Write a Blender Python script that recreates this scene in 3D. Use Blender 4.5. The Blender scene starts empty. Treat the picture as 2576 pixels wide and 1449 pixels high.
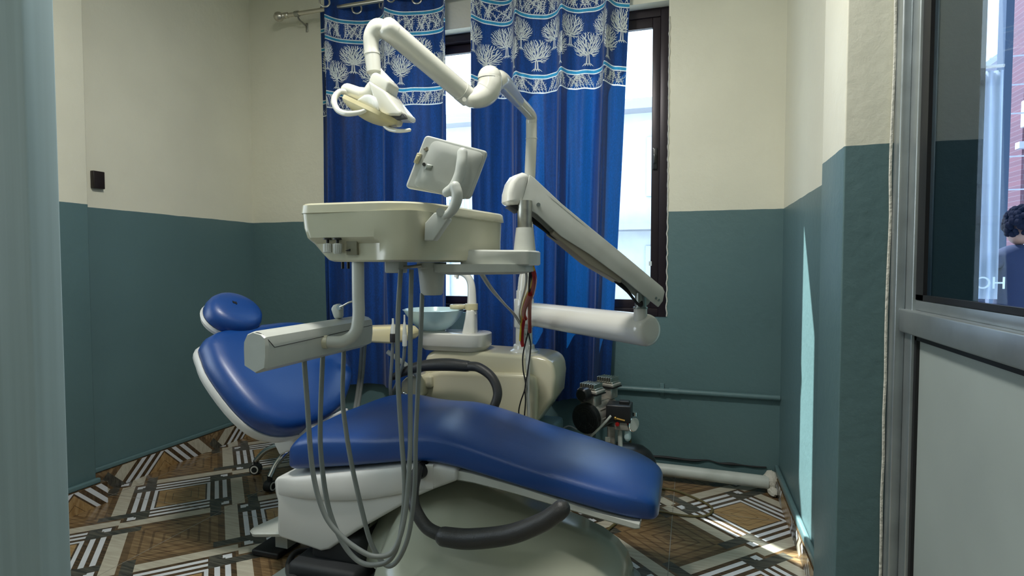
import bpy, bmesh, math, random
from mathutils import Vector, Matrix
random.seed(7)
scene = bpy.context.scene
PI = math.pi

# ------------------------------------------------------------------ camera
FPX = 1431.0                     # focal length in pixels of the 2576x1449 frame
YAW = math.radians(17.5)
PITCH = math.atan(57.5 / FPX)
CAM = Vector((0, 0, 1.2))
cd = bpy.data.cameras.new('camera'); cam = bpy.data.objects.new('camera', cd)
scene.collection.objects.link(cam)
cam.location = CAM
cam.rotation_euler = (PI / 2 - PITCH, 0, YAW)
cd.sensor_width = 36; cd.lens = 36 * FPX / 2576; cd.clip_start = 0.02
scene.camera = cam

# ------------------------------------------------------------------ world
w = bpy.data.worlds.new('sky'); scene.world = w; w.use_nodes = True
nt = w.node_tree; nt.nodes.clear()
wo = nt.nodes.new('ShaderNodeOutputWorld'); bg = nt.nodes.new('ShaderNodeBackground')
tc = nt.nodes.new('ShaderNodeTexCoord'); sep = nt.nodes.new('ShaderNodeSeparateXYZ')
rp = nt.nodes.new('ShaderNodeValToRGB')
rp.color_ramp.elements[0].position = 0.0; rp.color_ramp.elements[0].color = (0.84, 0.93, 1.0, 1)
rp.color_ramp.elements[1].position = 0.7; rp.color_ramp.elements[1].color = (0.62, 0.80, 1.0, 1)
nt.links.new(tc.outputs['Generated'], sep.inputs[0]); nt.links.new(sep.outputs['Z'], rp.inputs[0])
nt.links.new(rp.outputs[0], bg.inputs['Color']); bg.inputs['Strength'].default_value = 4.2
nt.links.new(bg.outputs[0], wo.inputs['Surface'])

# ------------------------------------------------------------------ sun and lamps
def light(name, kind, loc, energy, color, **kw):
    l = bpy.data.lights.new(name, kind); l.energy = energy; l.color = color
    for k, v in kw.items(): setattr(l, k, v)
    o = bpy.data.objects.new(name, l); scene.collection.objects.link(o); o.location = loc
    return o
sun = light('sun', 'SUN', (-4, 7, 8), 25.0, (1.0, 0.97, 0.9), angle=math.radians(0.6))
sun.rotation_euler = Vector((0.74, -0.72, -1.22)).to_track_quat('-Z', 'Y').to_euler()
room_lamp = light('room_lamp', 'AREA', (-0.85, 1.3, 3.05), 48, (1.0, 0.975, 0.92), shape='DISK', size=0.34)
hall_lamp = light('hall_lamp', 'AREA', (-0.55, -0.9, 3.05), 7, (0.95, 0.97, 0.95), shape='DISK', size=0.34)
# daylight entering by the window of the treatment room and by the glazed side of the hall
win_day = light('window_daylight', 'AREA', (-1.1, 3.60, 1.78), 10, (1, 1, 1), shape='RECTANGLE', size=1.95, size_y=1.8)
win_day.rotation_euler = (-PI / 2, 0, 0)
hall_day = light('hall_daylight', 'AREA', (-3.22, 0.55, 1.63), 10, (1, 1, 1), shape='RECTANGLE', size=1.7, size_y=1.5)
hall_day.rotation_euler = (PI / 2, 0, -PI / 2)
side_day = light('side_daylight', 'AREA', (0.57, 0.94, 1.7), 10, (1, 1, 1), shape='RECTANGLE', size=1.35, size_y=1.3)
side_day.rotation_euler = (PI / 2, 0, PI / 2)
for l in (win_day, hall_day, side_day): l.data.cycles.is_portal = True

scene.view_settings.view_transform = 'Standard'
scene.view_settings.look = 'None'
scene.view_settings.exposure = 0.12
scene.view_settings.gamma = 1.0
scene.view_settings.use_curve_mapping = False

# ------------------------------------------------------------------ geometry helpers
_F = Vector((-math.sin(YAW) * math.cos(PITCH), math.cos(YAW) * math.cos(PITCH), -math.sin(PITCH)))
_R = Vector((math.cos(YAW), math.sin(YAW), 0))
_U = Vector((-math.sin(YAW) * math.sin(PITCH), math.cos(YAW) * math.sin(PITCH), math.cos(PITCH)))
def P(px, py, Y):
    """point of the room on the plane at depth Y (metres from the doorway) seen at this pixel of the photograph"""
    r = _F + _R * ((px - 1288) / FPX) - _U * ((py - 724.5) / FPX)
    return CAM + r * (Y / r.y)
V = Vector

ORIG = {}
def link(o): scene.collection.objects.link(o)
def thing(name, label, cat, loc, group=None):
    o = bpy.data.objects.new(name, None); o.empty_display_size = 0.05; link(o)
    o.location = loc; o['label'] = label; o['category'] = cat
    if group: o['group'] = group
    ORIG[o] = V(loc)
    return o
def obj(name, bm, m, parent=None, label=None, cat=None, kind=None, group=None, loc=None, flat=False, ang=38, recalc=True):
    if recalc: bmesh.ops.recalc_face_normals(bm, faces=bm.faces)
    if parent is not None: off = ORIG[parent]
    elif loc is not None: off = V(loc)
    else:
        if len(bm.verts):
            xs = [v.co for v in bm.verts]
            off = V((sum(c.x for c in xs) / len(xs), sum(c.y for c in xs) / len(xs), min(c.z for c in xs)))
        else: off = V((0, 0, 0))
    for v in bm.verts: v.co -= off
    if not flat:
        for f in bm.faces: f.smooth = True
        lim = math.radians(ang)
        for e in bm.edges:
            if len(e.link_faces) == 2:
                e.smooth = e.calc_face_angle(0) < lim
    me = bpy.data.meshes.new(name); bm.to_mesh(me); bm.free()
    o = bpy.data.objects.new(name, me); link(o)
    for mm in (m if isinstance(m, (list, tuple)) else [m]): me.materials.append(mm)
    ORIG[o] = off
    if parent is not None: o.parent = parent
    else: o.location = off
    if label: o['label'] = label
    if cat: o['category'] = cat
    if kind: o['kind'] = kind
    if group: o['group'] = group
    return o
def B(): return bmesh.new()
def bevel(bm, off, seg=3, geom=None, ang=0.5):
    es = [e for e in (geom or bm.edges) if len(e.link_faces) == 2 and e.calc_face_angle(0) > ang]
    if es: bmesh.ops.bevel(bm, geom=es, offset=off, segments=seg, profile=0.5, affect='EDGES', clamp_overlap=True)
def merge(bm, b2):
    me = bpy.data.meshes.new('tmp'); b2.to_mesh(me); b2.free(); bm.from_mesh(me); bpy.data.meshes.remove(me)
def box(bm, x0, x1, y0, y1, z0, z1, bev=0, seg=3, rot=0, mi=0, ctr=None):
    b = B(); bmesh.ops.create_cube(b, size=1)
    c = V(((x0 + x1) / 2, (y0 + y1) / 2, (z0 + z1) / 2))
    for v in b.verts: v.co = V((v.co.x * (x1 - x0), v.co.y * (y1 - y0), v.co.z * (z1 - z0)))
    if bev: bevel(b, bev, seg)
    R = Matrix.Rotation(rot, 3, 'Z')
    for v in b.verts: v.co = R @ v.co + c
    for f in b.faces: f.material_index = mi
    merge(bm, b)
def obox(bm, c, ax, ay, az, sx, sy, sz, bev=0, seg=3):
    b = B(); bmesh.ops.create_cube(b, size=1)
    for v in b.verts: v.co = V((v.co.x * sx, v.co.y * sy, v.co.z * sz))
    if bev: bevel(b, bev, seg)
    for v in b.verts: v.co = V(c) + ax * v.co.x + ay * v.co.y + az * v.co.z
    merge(bm, b)
def loft(bm, rings, cap=True, mi=0, closed=True):
    vs = [[bm.verts.new(p) for p in r] for r in rings]
    n = len(rings[0])
    for a, b in zip(vs[:-1], vs[1:]):
        for i in range(n if closed else n - 1):
            j = (i + 1) % n
            f = bm.faces.new((a[i], a[j], b[j], b[i])); f.material_index = mi
    if cap and closed:
        for r in (vs[0], vs[-1]):
            try: bm.faces.new(r).material_index = mi
            except ValueError: pass
    return vs
def spline(pts, n=8):
    pts = [V(p) for p in pts]
    if len(pts) < 3 or n <= 1: return pts
    P0 = [pts[0] * 2 - pts[1]] + pts + [pts[-1] * 2 - pts[-2]]
    out = []
    for i in range(1, len(P0) - 2):
        a, b, c, d = P0[i - 1:i + 3]
        for k in range(n):
            t = k / n
            out.append(0.5 * ((2 * b) + (c - a) * t + (2 * a - 5 * b + 4 * c - d) * t * t + (3 * b - a - 3 * c + d) * t ** 3))
    out.append(pts[-1]); return out
def tube(bm, pts, r, seg=14, n=8, cap=True, mi=0, dome=False, sq=1.0):
    k = len(pts); path = spline(pts, n)
    if isinstance(r, (int, float)): rs = [r] * len(path)
    else:
        rv = spline([V((x, 0, 0)) for x in r], n) if k > 2 and n > 1 else [V((x, 0, 0)) for x in r]
        rs = [max(v.x, 1e-4) for v in rv]
    if dome:
        a, b = path[0], path[1]; d0 = (a - b).normalized(); c, d = path[-1], path[-2]; d1 = (c - d).normalized()
        pre = [(a + d0 * rs[0] * math.sin(t), rs[0] * math.cos(t)) for t in (1.45, 1.15, 0.75, 0.35)]
        post = [(c + d1 * rs[-1] * math.sin(t), rs[-1] * math.cos(t)) for t in (0.35, 0.75, 1.15, 1.45)]
        path = [p for p, _ in pre] + path + [p for p, _ in post]
        rs = [q for _, q in pre] + rs + [q for _, q in post]
    t0 = (path[1] - path[0]).normalized()
    up = V((0, 0, 1)) if abs(t0.z) < 0.9 else V((0, 1, 0))
    nrm = t0.cross(up).normalized(); rings = []
    for i, p in enumerate(path):
        t = (path[min(i + 1, len(path) - 1)] - path[max(i - 1, 0)]).normalized()
        nrm = (nrm - t * nrm.dot(t)).normalized(); bi = t.cross(nrm)
        rings.append([p + (nrm * math.cos(2 * PI * j / seg) + bi * math.sin(2 * PI * j / seg) * sq) * rs[i] for j in range(seg)])
    loft(bm, rings, cap, mi)
def lathe(bm, prof, c, axis=(0, 0, 1), seg=32, mi=0, cap=True):
    ax = V(axis).normalized(); a = ax.orthogonal().normalized(); b = ax.cross(a); c = V(c)
    loft(bm, [[c + ax * z + (a * math.cos(2 * PI * j / seg) + b * math.sin(2 * PI * j / seg)) * max(r, 1e-4) for j in range(seg)] for r, z in prof], cap, mi)
def prism(bm, pts, off, bev=0, seg=3):
    b = B(); off = V(off); h = off / 2
    loft(b, [[V(p) - h for p in pts], [V(p) + h for p in pts]])
    bmesh.ops.recalc_face_normals(b, faces=b.faces)
    if bev: bevel(b, bev, seg, ang=0.6)
    merge(bm, b)
def sphere(bm, c, r, sx=1, sy=1, sz=1, u=20, v=12, rot=None):
    b = B(); bmesh.ops.create_uvsphere(b, u_segments=u, v_segments=v, radius=r)
    for q in b.verts:
        q.co = V((q.co.x * sx, q.co.y * sy, q.co.z * sz))
        if rot: q.co = rot @ q.co
        q.co += V(c)
    merge(bm, b)
def rpoly(pts, rad, k=6):
    """plan outline with rounded corners; rad one value or one per corner"""
    n = len(pts); out = []
    for i in range(n):
        p = V(pts[i]); a = V(pts[i - 1]); b = V(pts[(i + 1) % n])
        r = rad[i] if isinstance(rad, (list, tuple)) else rad
        da = (a - p); db = (b - p)
        r = min(r, da.length * 0.49, db.length * 0.49)
        s = p + da.normalized() * r; e = p + db.normalized() * r
        for q in range(k + 1):
            t = q / k; out.append(s * (1 - t) ** 2 + p * 2 * t * (1 - t) + e * t * t)
    return out

# ------------------------------------------------------------------ materials
MATS = {}
def mat(name, col, rough=0.5, metal=0.0, bump=0, bscale=60, var=0, vscale=4, vcol=None, coat=0, sheen=0, trans=0, ior=1.45, alpha=1, dirt=None):
    if name in MATS: return MATS[name]
    m = bpy.data.materials.new(name); m.use_nodes = True; nt = m.node_tree
    p = nt.nodes['Principled BSDF']
    p.inputs['Base Color'].default_value = (*col, 1); p.inputs['Roughness'].default_value = rough
    p.inputs['Metallic'].default_value = metal; p.inputs['IOR'].default_value = ior
    p.inputs['Coat Weight'].default_value = coat; p.inputs['Coat Roughness'].default_value = 0.15
    p.inputs['Sheen Weight'].default_value = sheen; p.inputs['Transmission Weight'].default_value = trans
    p.inputs['Alpha'].default_value = alpha
    tc = nt.nodes.new('ShaderNodeNewGeometry')
    if bump:
        n = nt.nodes.new('ShaderNodeTexNoise'); n.inputs['Scale'].default_value = bscale; n.inputs['Detail'].default_value = 4
        nt.links.new(tc.outputs['Position'], n.inputs['Vector'])
        b = nt.nodes.new('ShaderNodeBump'); b.inputs['Strength'].default_value = bump; b.inputs['Distance'].default_value = 0.01
        nt.links.new(n.outputs['Fac'], b.inputs['Height']); nt.links.new(b.outputs[0], p.inputs['Normal'])
    if var:
        n = nt.nodes.new('ShaderNodeTexNoise'); n.inputs['Scale'].default_value = vscale; n.inputs['Detail'].default_value = 5
        nt.links.new(tc.outputs['Position'], n.inputs['Vector'])
        r = nt.nodes.new('ShaderNodeMapRange'); r.inputs['From Min'].default_value = 0.42; r.inputs['From Max'].default_value = 0.75
        r.inputs['To Max'].default_value = var
        mx = nt.nodes.new('ShaderNodeMix'); mx.data_type = 'RGBA'
        mx.inputs[6].default_value = (*col, 1); mx.inputs[7].default_value = (*(vcol or tuple(c * 0.5 for c in col)), 1)
        nt.links.new(n.outputs['Fac'], r.inputs['Value']); nt.links.new(r.outputs[0], mx.inputs[0])
        nt.links.new(mx.outputs[2], p.inputs['Base Color'])
    MATS[name] = m; return m

def wall_paint(name, upper, lower, zsplit):
    """two-colour wall paint: cream above a painted line, teal below it"""
    m = bpy.data.materials.new(name); m.use_nodes = True; nt = m.node_tree; p = nt.nodes['Principled BSDF']
    g = nt.nodes.new('ShaderNodeNewGeometry'); s = nt.nodes.new('ShaderNodeSeparateXYZ')
    nt.links.new(g.outputs['Position'], s.inputs[0])
    n0 = nt.nodes.new('ShaderNodeTexNoise'); n0.inputs['Scale'].default_value = 7; n0.inputs['Detail'].default_value = 5
    nt.links.new(g.outputs['Position'], n0.inputs['Vector'])
    a = nt.nodes.new('ShaderNodeMath'); a.operation = 'MULTIPLY_ADD'; a.inputs[1].default_value = 0.008
    nt.links.new(n0.outputs['Fac'], a.inputs[0]); nt.links.new(s.outputs['Z'], a.inputs[2])
    c = nt.nodes.new('ShaderNodeMath'); c.operation = 'GREATER_THAN'; c.inputs[1].default_value = zsplit + 0.004
    nt.links.new(a.outputs[0], c.inputs[0])
    mx = nt.nodes.new('ShaderNodeMix'); mx.data_type = 'RGBA'
    mx.inputs[6].default_value = (*lower, 1); mx.inputs[7].default_value = (*upper, 1)
    nt.links.new(c.outputs[0], mx.inputs[0])
    n1 = nt.nodes.new('ShaderNodeTexNoise'); n1.inputs['Scale'].default_value = 2.2; n1.inputs['Detail'].default_value = 6
    nt.links.new(g.outputs['Position'], n1.inputs['Vector'])
    h = nt.nodes.new('ShaderNodeMapRange'); h.inputs['To Min'].default_value = 0.86; h.inputs['To Max'].default_value = 1.1
    nt.links.new(n1.outputs['Fac'], h.inputs['Value'])
    vm = nt.nodes.new('ShaderNodeVectorMath'); vm.operation = 'SCALE'
    nt.links.new(mx.outputs[2], vm.inputs[0]); nt.links.new(h.outputs[0], vm.inputs['Scale'])
    nt.links.new(vm.outputs[0], p.inputs['Base Color'])
    p.inputs['Roughness'].default_value = 0.42; p.inputs['Specular IOR Level'].default_value = 0.4
    nb = nt.nodes.new('ShaderNodeTexNoise'); nb.inputs['Scale'].default_value = 26; nb.inputs['Detail'].default_value = 8; nb.inputs['Roughness'].default_value = 0.6
    nt.links.new(g.outputs['Position'], nb.inputs['Vector'])
    nb2 = nt.nodes.new('ShaderNodeTexNoise'); nb2.inputs['Scale'].default_value = 3; nb2.inputs['Detail'].default_value = 3
    nt.links.new(g.outputs['Position'], nb2.inputs['Vector'])
    ad = nt.nodes.new('ShaderNodeMath'); ad.operation = 'MULTIPLY_ADD'; ad.inputs[1].default_value = 2.0
    nt.links.new(nb2.outputs['Fac'], ad.inputs[0]); nt.links.new(nb.outputs['Fac'], ad.inputs[2])
    bp = nt.nodes.new('ShaderNodeBump'); bp.inputs['Strength'].default_value = 0.2; bp.inputs['Distance'].default_value = 0.012
    nt.links.new(ad.outputs[0], bp.inputs['Height']); nt.links.new(bp.outputs[0], p.inputs['Normal'])
    return m
CREAM = (0.75, 0.735, 0.60); TEAL = (0.102, 0.178, 0.186)
M_wall = wall_paint('wall_paint', CREAM, TEAL, 1.5)
M_teal = mat('teal_paint', TEAL, 0.42, bump=0.2, bscale=30)
M_ceil = mat('ceiling_paint', (0.74, 0.73, 0.64), 0.7)
M_jamb = mat('blue_grey_paint', (0.16, 0.26, 0.29), 0.4, bump=0.15, bscale=20)
M_alu = mat('aluminium', (0.42, 0.46, 0.47), 0.32, 0.75, var=0.4, vscale=12)
M_putty = mat('white_putty', (0.55, 0.54, 0.47), 0.8, bump=0.6, bscale=80)
M_dark_alu = mat('dark_brown_aluminium', (0.022, 0.015, 0.020), 0.35, 0.2)
M_panel = mat('white_laminate', (0.34, 0.39, 0.37), 0.35, var=0.25, vscale=2.5)
M_black = mat('black_rubber', (0.010, 0.010, 0.011), 0.5)
M_blackp = mat('black_plastic', (0.016, 0.017, 0.018), 0.3)
M_cream = mat('cream_plastic', (0.50, 0.49, 0.37), 0.22, coat=0.3, var=0.3, vscale=5, vcol=(0.40, 0.37, 0.22))
M_box = mat('cream_fibreglass', (0.56, 0.53, 0.38), 0.2, coat=0.3)
M_white = mat('white_enamel', (0.62, 0.62, 0.57), 0.16, coat=0.5)
M_lamp = mat('ivory_enamel', (0.60, 0.60, 0.53), 0.16, coat=0.4)
M_yellowed = mat('yellowed_plastic', (0.52, 0.48, 0.30), 0.3, var=0.5, vscale=10, vcol=(0.40, 0.34, 0.14))
M_grey = mat('light_grey_plastic', (0.50, 0.52, 0.48), 0.35, var=0.3, vscale=14, vcol=(0.33, 0.33, 0.28))
M_skirt = mat('white_fibreglass', (0.64, 0.64, 0.61), 0.35)
M_base = mat('greenish_ivory_fibreglass', (0.42, 0.44, 0.35), 0.2, coat=0.4)
M_hose = mat('grey_hose', (0.20, 0.22, 0.21), 0.45)
M_steel = mat('worn_steel', (0.42, 0.42, 0.38), 0.35, 0.9, var=0.6, vscale=40)
M_chrome = mat('chrome', (0.75, 0.75, 0.74), 0.1, 1.0)
M_rod = mat('brushed_steel', (0.62, 0.59, 0.52), 0.28, 1.0)
M_screw = mat('screw_metal', (0.30, 0.33, 0.30), 0.35, 0.8)
M_dgrey = mat('dark_grey_padding', (0.035, 0.036, 0.036), 0.38, bump=0.15, bscale=300)
M_vinyl = mat('blue_vinyl', (0.002, 0.048, 0.225), 0.42, bump=0.10, bscale=350, coat=0.6)
for n_ in ('Coat Roughness',): M_vinyl.node_tree.nodes['Principled BSDF'].inputs[n_].default_value = 0.36
M_glassbowl = mat('frosted_blue_glass', (0.60, 0.80, 0.84), 0.18, trans=0.2, coat=0.5)
M_pvc = mat('white_pvc_pipe', (0.50, 0.54, 0.50), 0.4, var=0.6, vscale=7, vcol=(0.25, 0.27, 0.24))
M_motor = mat('cast_aluminium', (0.46, 0.44, 0.39), 0.4, 0.5, var=0.6, vscale=20, vcol=(0.08, 0.07, 0.06))
M_red = mat('red_cable', (0.30, 0.010, 0.008), 0.4)
M_yel = mat('yellow_cable', (0.62, 0.44, 0.03), 0.4)
M_wcable = mat('white_cable', (0.46, 0.48, 0.44), 0.4)
M_olive = mat('olive_hose', (0.12, 0.10, 0.04), 0.4)
M_brass = mat('brass', (0.45, 0.28, 0.08), 0.35, 1.0)
M_dark = mat('dark_bellows', (0.02, 0.022, 0.024), 0.6)  # even near-black tone of the hinge block and broken plaster edge
M_brown = mat('brown_switch', (0.018, 0.012, 0.010), 0.4)

def streaks(name, col):
    m = mat(name, col, 0.35); nt = m.node_tree; p = nt.nodes['Principled BSDF']
    g = nt.nodes.new('ShaderNodeNewGeometry'); mp = nt.nodes.new('ShaderNodeMapping'); mp.inputs['Scale'].default_value = (30, 30, 0.6)
    n = nt.nodes.new('ShaderNodeTexNoise'); n.inputs['Scale'].default_value = 1.5
    nt.links.new(g.outputs['Position'], mp.inputs[0]); nt.links.new(mp.outputs[0], n.inputs['Vector'])
    r = nt.nodes.new('ShaderNodeValToRGB')
    r.color_ramp.elements[0].position = 0.3; r.color_ramp.elements[0].color = (*[c * 0.9 for c in col], 1)
    r.color_ramp.elements[1].position = 0.7; r.color_ramp.elements[1].color = (*[c * 1.1 for c in col], 1)
    nt.links.new(n.outputs['Fac'], r.inputs[0]); nt.links.new(r.outputs[0], p.inputs['Base Color'])
    return m
M_leaf = streaks('blue_grey_door_paint', (0.38, 0.50, 0.54))

def glass_mat(name, tint=(0.9, 0.95, 0.97), refl=1.0):
    m = bpy.data.materials.new(name); m.use_nodes = True; nt = m.node_tree; nt.nodes.clear()
    o = nt.nodes.new('ShaderNodeOutputMaterial'); mx = nt.nodes.new('ShaderNodeMixShader')
    t = nt.nodes.new('ShaderNodeBsdfTransparent'); t.inputs[0].default_value = (*tint, 1)
    g = nt.nodes.new('ShaderNodeBsdfGlossy'); g.inputs['Roughness'].default_value = 0.02
    f = nt.nodes.new('ShaderNodeFresnel'); f.inputs[0].default_value = 1.45
    k = nt.nodes.new('ShaderNodeMath'); k.operation = 'MULTIPLY'; k.inputs[1].default_value = refl
    gg = nt.nodes.new('ShaderNodeNewGeometry'); inv = nt.nodes.new('ShaderNodeMath'); inv.operation = 'SUBTRACT'; inv.inputs[0].default_value = 1.0
    m2 = nt.nodes.new('ShaderNodeMath'); m2.operation = 'MULTIPLY'      # reflect at the front face only, let light leave by the back face
    nt.links.new(gg.outputs['Backfacing'], inv.inputs[1]); nt.links.new(f.outputs[0], k.inputs[0])
    nt.links.new(k.outputs[0], m2.inputs[0]); nt.links.new(inv.outputs[0], m2.inputs[1]); nt.links.new(m2.outputs[0], mx.inputs[0])
    nt.links.new(t.outputs[0], mx.inputs[1]); nt.links.new(g.outputs[0], mx.inputs[2]); nt.links.new(mx.outputs[0], o.inputs[0])
    return m
M_glass = glass_mat('window_glass'); M_doorglass = glass_mat('dusty_door_glass', (0.70, 0.77, 0.88), 0.5)

def cloth_mat(name, col, tr=0.3, trcol=None, weave=0.35):
    m = bpy.data.materials.new(name); m.use_nodes = True; nt = m.node_tree; p = nt.nodes['Principled BSDF']
    o = nt.nodes['Material Output']
    g = nt.nodes.new('ShaderNodeNewGeometry'); mp = nt.nodes.new('ShaderNodeMapping'); mp.inputs['Scale'].default_value = (260, 260, 90)
    n = nt.nodes.new('ShaderNodeTexNoise'); n.inputs['Scale'].default_value = 1.0; n.inputs['Detail'].default_value = 2
    nt.links.new(g.outputs['Position'], mp.inputs[0]); nt.links.new(mp.outputs[0], n.inputs['Vector'])
    mr = nt.nodes.new('ShaderNodeMapRange'); mr.inputs['From Min'].default_value = .3; mr.inputs['From Max'].default_value = .7; mr.inputs['To Min'].default_value = 1 - weave; mr.inputs['To Max'].default_value = 1 + weave
    nt.links.new(n.outputs['Fac'], mr.inputs['Value'])
    vm = nt.nodes.new('ShaderNodeVectorMath'); vm.operation = 'SCALE'; vm.inputs[0].default_value = col
    nt.links.new(mr.outputs[0], vm.inputs['Scale']); nt.links.new(vm.outputs[0], p.inputs['Base Color'])
    m2 = nt.nodes.new('ShaderNodeMapping'); m2.inputs['Scale'].default_value = (24, 24, 1.1); n2 = nt.nodes.new('ShaderNodeTexNoise'); n2.inputs['Scale'].default_value = 1.0; n2.inputs['Detail'].default_value = 4
    nt.links.new(g.outputs['Position'], m2.inputs[0]); nt.links.new(m2.outputs[0], n2.inputs['Vector'])
    r2 = nt.nodes.new('ShaderNodeMapRange'); r2.inputs['From Min'].default_value = .3; r2.inputs['From Max'].default_value = .7; r2.inputs['To Min'].default_value = 1 - weave * 1.3; r2.inputs['To Max'].default_value = 1 + weave * 1.3
    nt.links.new(n2.outputs['Fac'], r2.inputs['Value']); v2 = nt.nodes.new('ShaderNodeVectorMath'); v2.operation = 'SCALE'
    nt.links.new(vm.outputs[0], v2.inputs[0]); nt.links.new(r2.outputs[0], v2.inputs['Scale']); nt.links.new(v2.outputs[0], p.inputs['Base Color'])
    p.inputs['Roughness'].default_value = 0.6; p.inputs['Sheen Weight'].default_value = 0.15; p.inputs['Specular IOR Level'].default_value = 0.3
    t = nt.nodes.new('ShaderNodeBsdfTranslucent'); t.inputs[0].default_value = (*(trcol or col), 1)
    mx = nt.nodes.new('ShaderNodeMixShader'); mx.inputs[0].default_value = tr
    nt.links.new(p.outputs[0], mx.inputs[1]); nt.links.new(t.outputs[0], mx.inputs[2]); nt.links.new(mx.outputs[0], o.inputs['Surface'])
    return m
M_cblue = cloth_mat('royal_blue_cloth', (0.001, 0.034, 0.17), 0.08, (0.006, 0.12, 0.42))
M_cwhite = cloth_mat('white_printed_cloth', (0.80, 0.86, 0.84), 0.2, weave=0.1)
M_ccyan = cloth_mat('sky_blue_printed_cloth', (0.03, 0.30, 0.52), 0.25, weave=0.15)

# ------------------------------------------------------------------ patterned tiles (inlaid design on the tiles, 45 degrees to the walls)
def wood(name, c1, c2, sc=1.0):
    m = bpy.data.materials.new(name); m.use_nodes = True; nt = m.node_tree; p = nt.nodes['Principled BSDF']
    g = nt.nodes.new('ShaderNodeNewGeometry'); mp = nt.nodes.new('ShaderNodeMapping')
    mp.inputs['Rotation'].default_value = (0, 0, PI / 4); mp.inputs['Scale'].default_value = (6 * sc, 60 * sc, 20)
    n = nt.nodes.new('ShaderNodeTexNoise'); n.inputs['Scale'].default_value = 1.3; n.inputs['Detail'].default_value = 6; n.inputs['Distortion'].default_value = 0.4
    nt.links.new(g.outputs['Position'], mp.inputs[0]); nt.links.new(mp.outputs[0], n.inputs['Vector'])
    r = nt.nodes.new('ShaderNodeValToRGB')
    r.color_ramp.elements[0].position = 0.35; r.color_ramp.elements[0].color = (*c1, 1)
    r.color_ramp.elements[1].position = 0.68; r.color_ramp.elements[1].color = (*c2, 1)
    nt.links.new(n.outputs['Fac'], r.inputs[0]); nt.links.new(r.outputs[0], p.inputs['Base Color'])
    p.inputs['Roughness'].default_value = 0.24
    return m
TILE = [wood('tile_brown', (0.045, 0.028, 0.014), (0.105, 0.068, 0.036)),       # 0 dark stripes
        mat('tile_white', (0.62, 0.65, 0.68), 0.2, var=0.25, vscale=9),          # 1
        wood('tile_light_wood', (0.26, 0.155, 0.062), (0.40, 0.27, 0.125)),     # 2
        wood('tile_grey_wood', (0.035, 0.034, 0.028), (0.10, 0.095, 0.075)),    # 3
        wood('tile_beige', (0.40, 0.37, 0.29), (0.50, 0.47, 0.38)),             # 4
        wood('tile_mid_wood', (0.13, 0.078, 0.036), (0.27, 0.185, 0.095)),      # 5
        wood('tile_dark_wood', (0.08, 0.05, 0.026), (0.17, 0.11, 0.055)),       # 6
        mat('tile_grout', (0.20, 0.19, 0.16), 0.7)]                             # 7
SP, SQ = 0.481 / 0.51, 0.509 / 0.51
def cell_rects():
    R = []
    H = 0.255
    # lights at (0,0) and (.51,.51); darks at (.51,0) and (0,.51)
    def add(cx, cy, a0, a1, b0, b1, m): R.append((cx + a0, cx + a1, cy + b0, cy + b1, m))
    L = [(i * .51, j * .51) for i in range(-2, 4) for j in range(-2, 4) if (i + j) % 2 == 0]
    D = [(i * .51, j * .51) for i in range(-2, 4) for j in range(-2, 4) if (i + j) % 2 == 1]
    for c in D:
        add(*c, -.255, .255, -.255, .255, 6)
        for h, m in ((.175, 5), (.145, 6), (.135, 5), (.10, 6), (.09, 5), (.055, 6), (.045, 5), (.02, 6)):
            add(*c, -h, h, -h, h, m)
    def rot4(r):
        a0, a1, b0, b1 = r; out = []
        pts = [(a0, b0), (a1, b1)]
        for k in range(4):
            xs = sorted((pts[0][0], pts[1][0])); ys = sorted((pts[0][1], pts[1][1]))
            out.append((xs[0], xs[1], ys[0], ys[1]))
            pts = [(y, -x) for x, y in pts]
        return out
    for c in L:
        add(*c, -.243, .243, -.243, .243, 0)
    for c in L:
        for r in rot4((-.305, -.243, -.140, .255)): add(*c, *r, 4)
        for r in rot4((-.355, -.135, -.190, -.140)): add(*c, *r, 3)
        for r in rot4((-.190, -.140, -.243, -.135)): add(*c, *r, 3)
        for r in rot4((-.243, -.190, -.243, -.190)): add(*c, *r, 0)
        for r in rot4((-.229, -.192, -.229, -.192)): add(*c, *r, 1)
        for r in rot4((-.203, -.190, -.203, -.190)): add(*c, *r, 3)
        for a0, a1 in ((.122, .138), (.160, .181), (.200, .222)):
            for r in rot4((-a1, -a0, -.136, .136)): add(*c, *r, 1)
        add(*c, -.114, .114, -.114, .114, 2)
        for h, m in ((.080, 0), (.078, 2), (.045, 0), (.043, 2)): add(*c, -h, h, -h, h, m)
    return R
RECTS = cell_rects()
def pattern_cell():
    """merge the painted rectangles of one repeat (1.02 x 1.02) to a grid of faces"""
    lo, hi = -0.255, 0.765
    xs = sorted({round(min(max(v, lo), hi), 4) for r in RECTS for v in r[:2]})
    ys = sorted({round(min(max(v, lo), hi), 4) for r in RECTS for v in r[2:4]})
    out = []
    for y0, y1 in zip(ys[:-1], ys[1:]):
        run = None
        for x0, x1 in zip(xs[:-1], xs[1:]):
            cx, cy = (x0 + x1) / 2, (y0 + y1) / 2; m = 6
            for r in RECTS:
                if r[0] < cx < r[1] and r[2] < cy < r[3]: m = r[4]
            if run and run[2] == m and abs(run[1] - x0) < 1e-6: run[1] = x1
            else:
                if run: out.append((run[0], run[1], y0, y1, run[2]))
                run = [x0, x1, m]
        out.append((run[0], run[1], y0, y1, run[2]))
    return out
CELL = pattern_cell()
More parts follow.
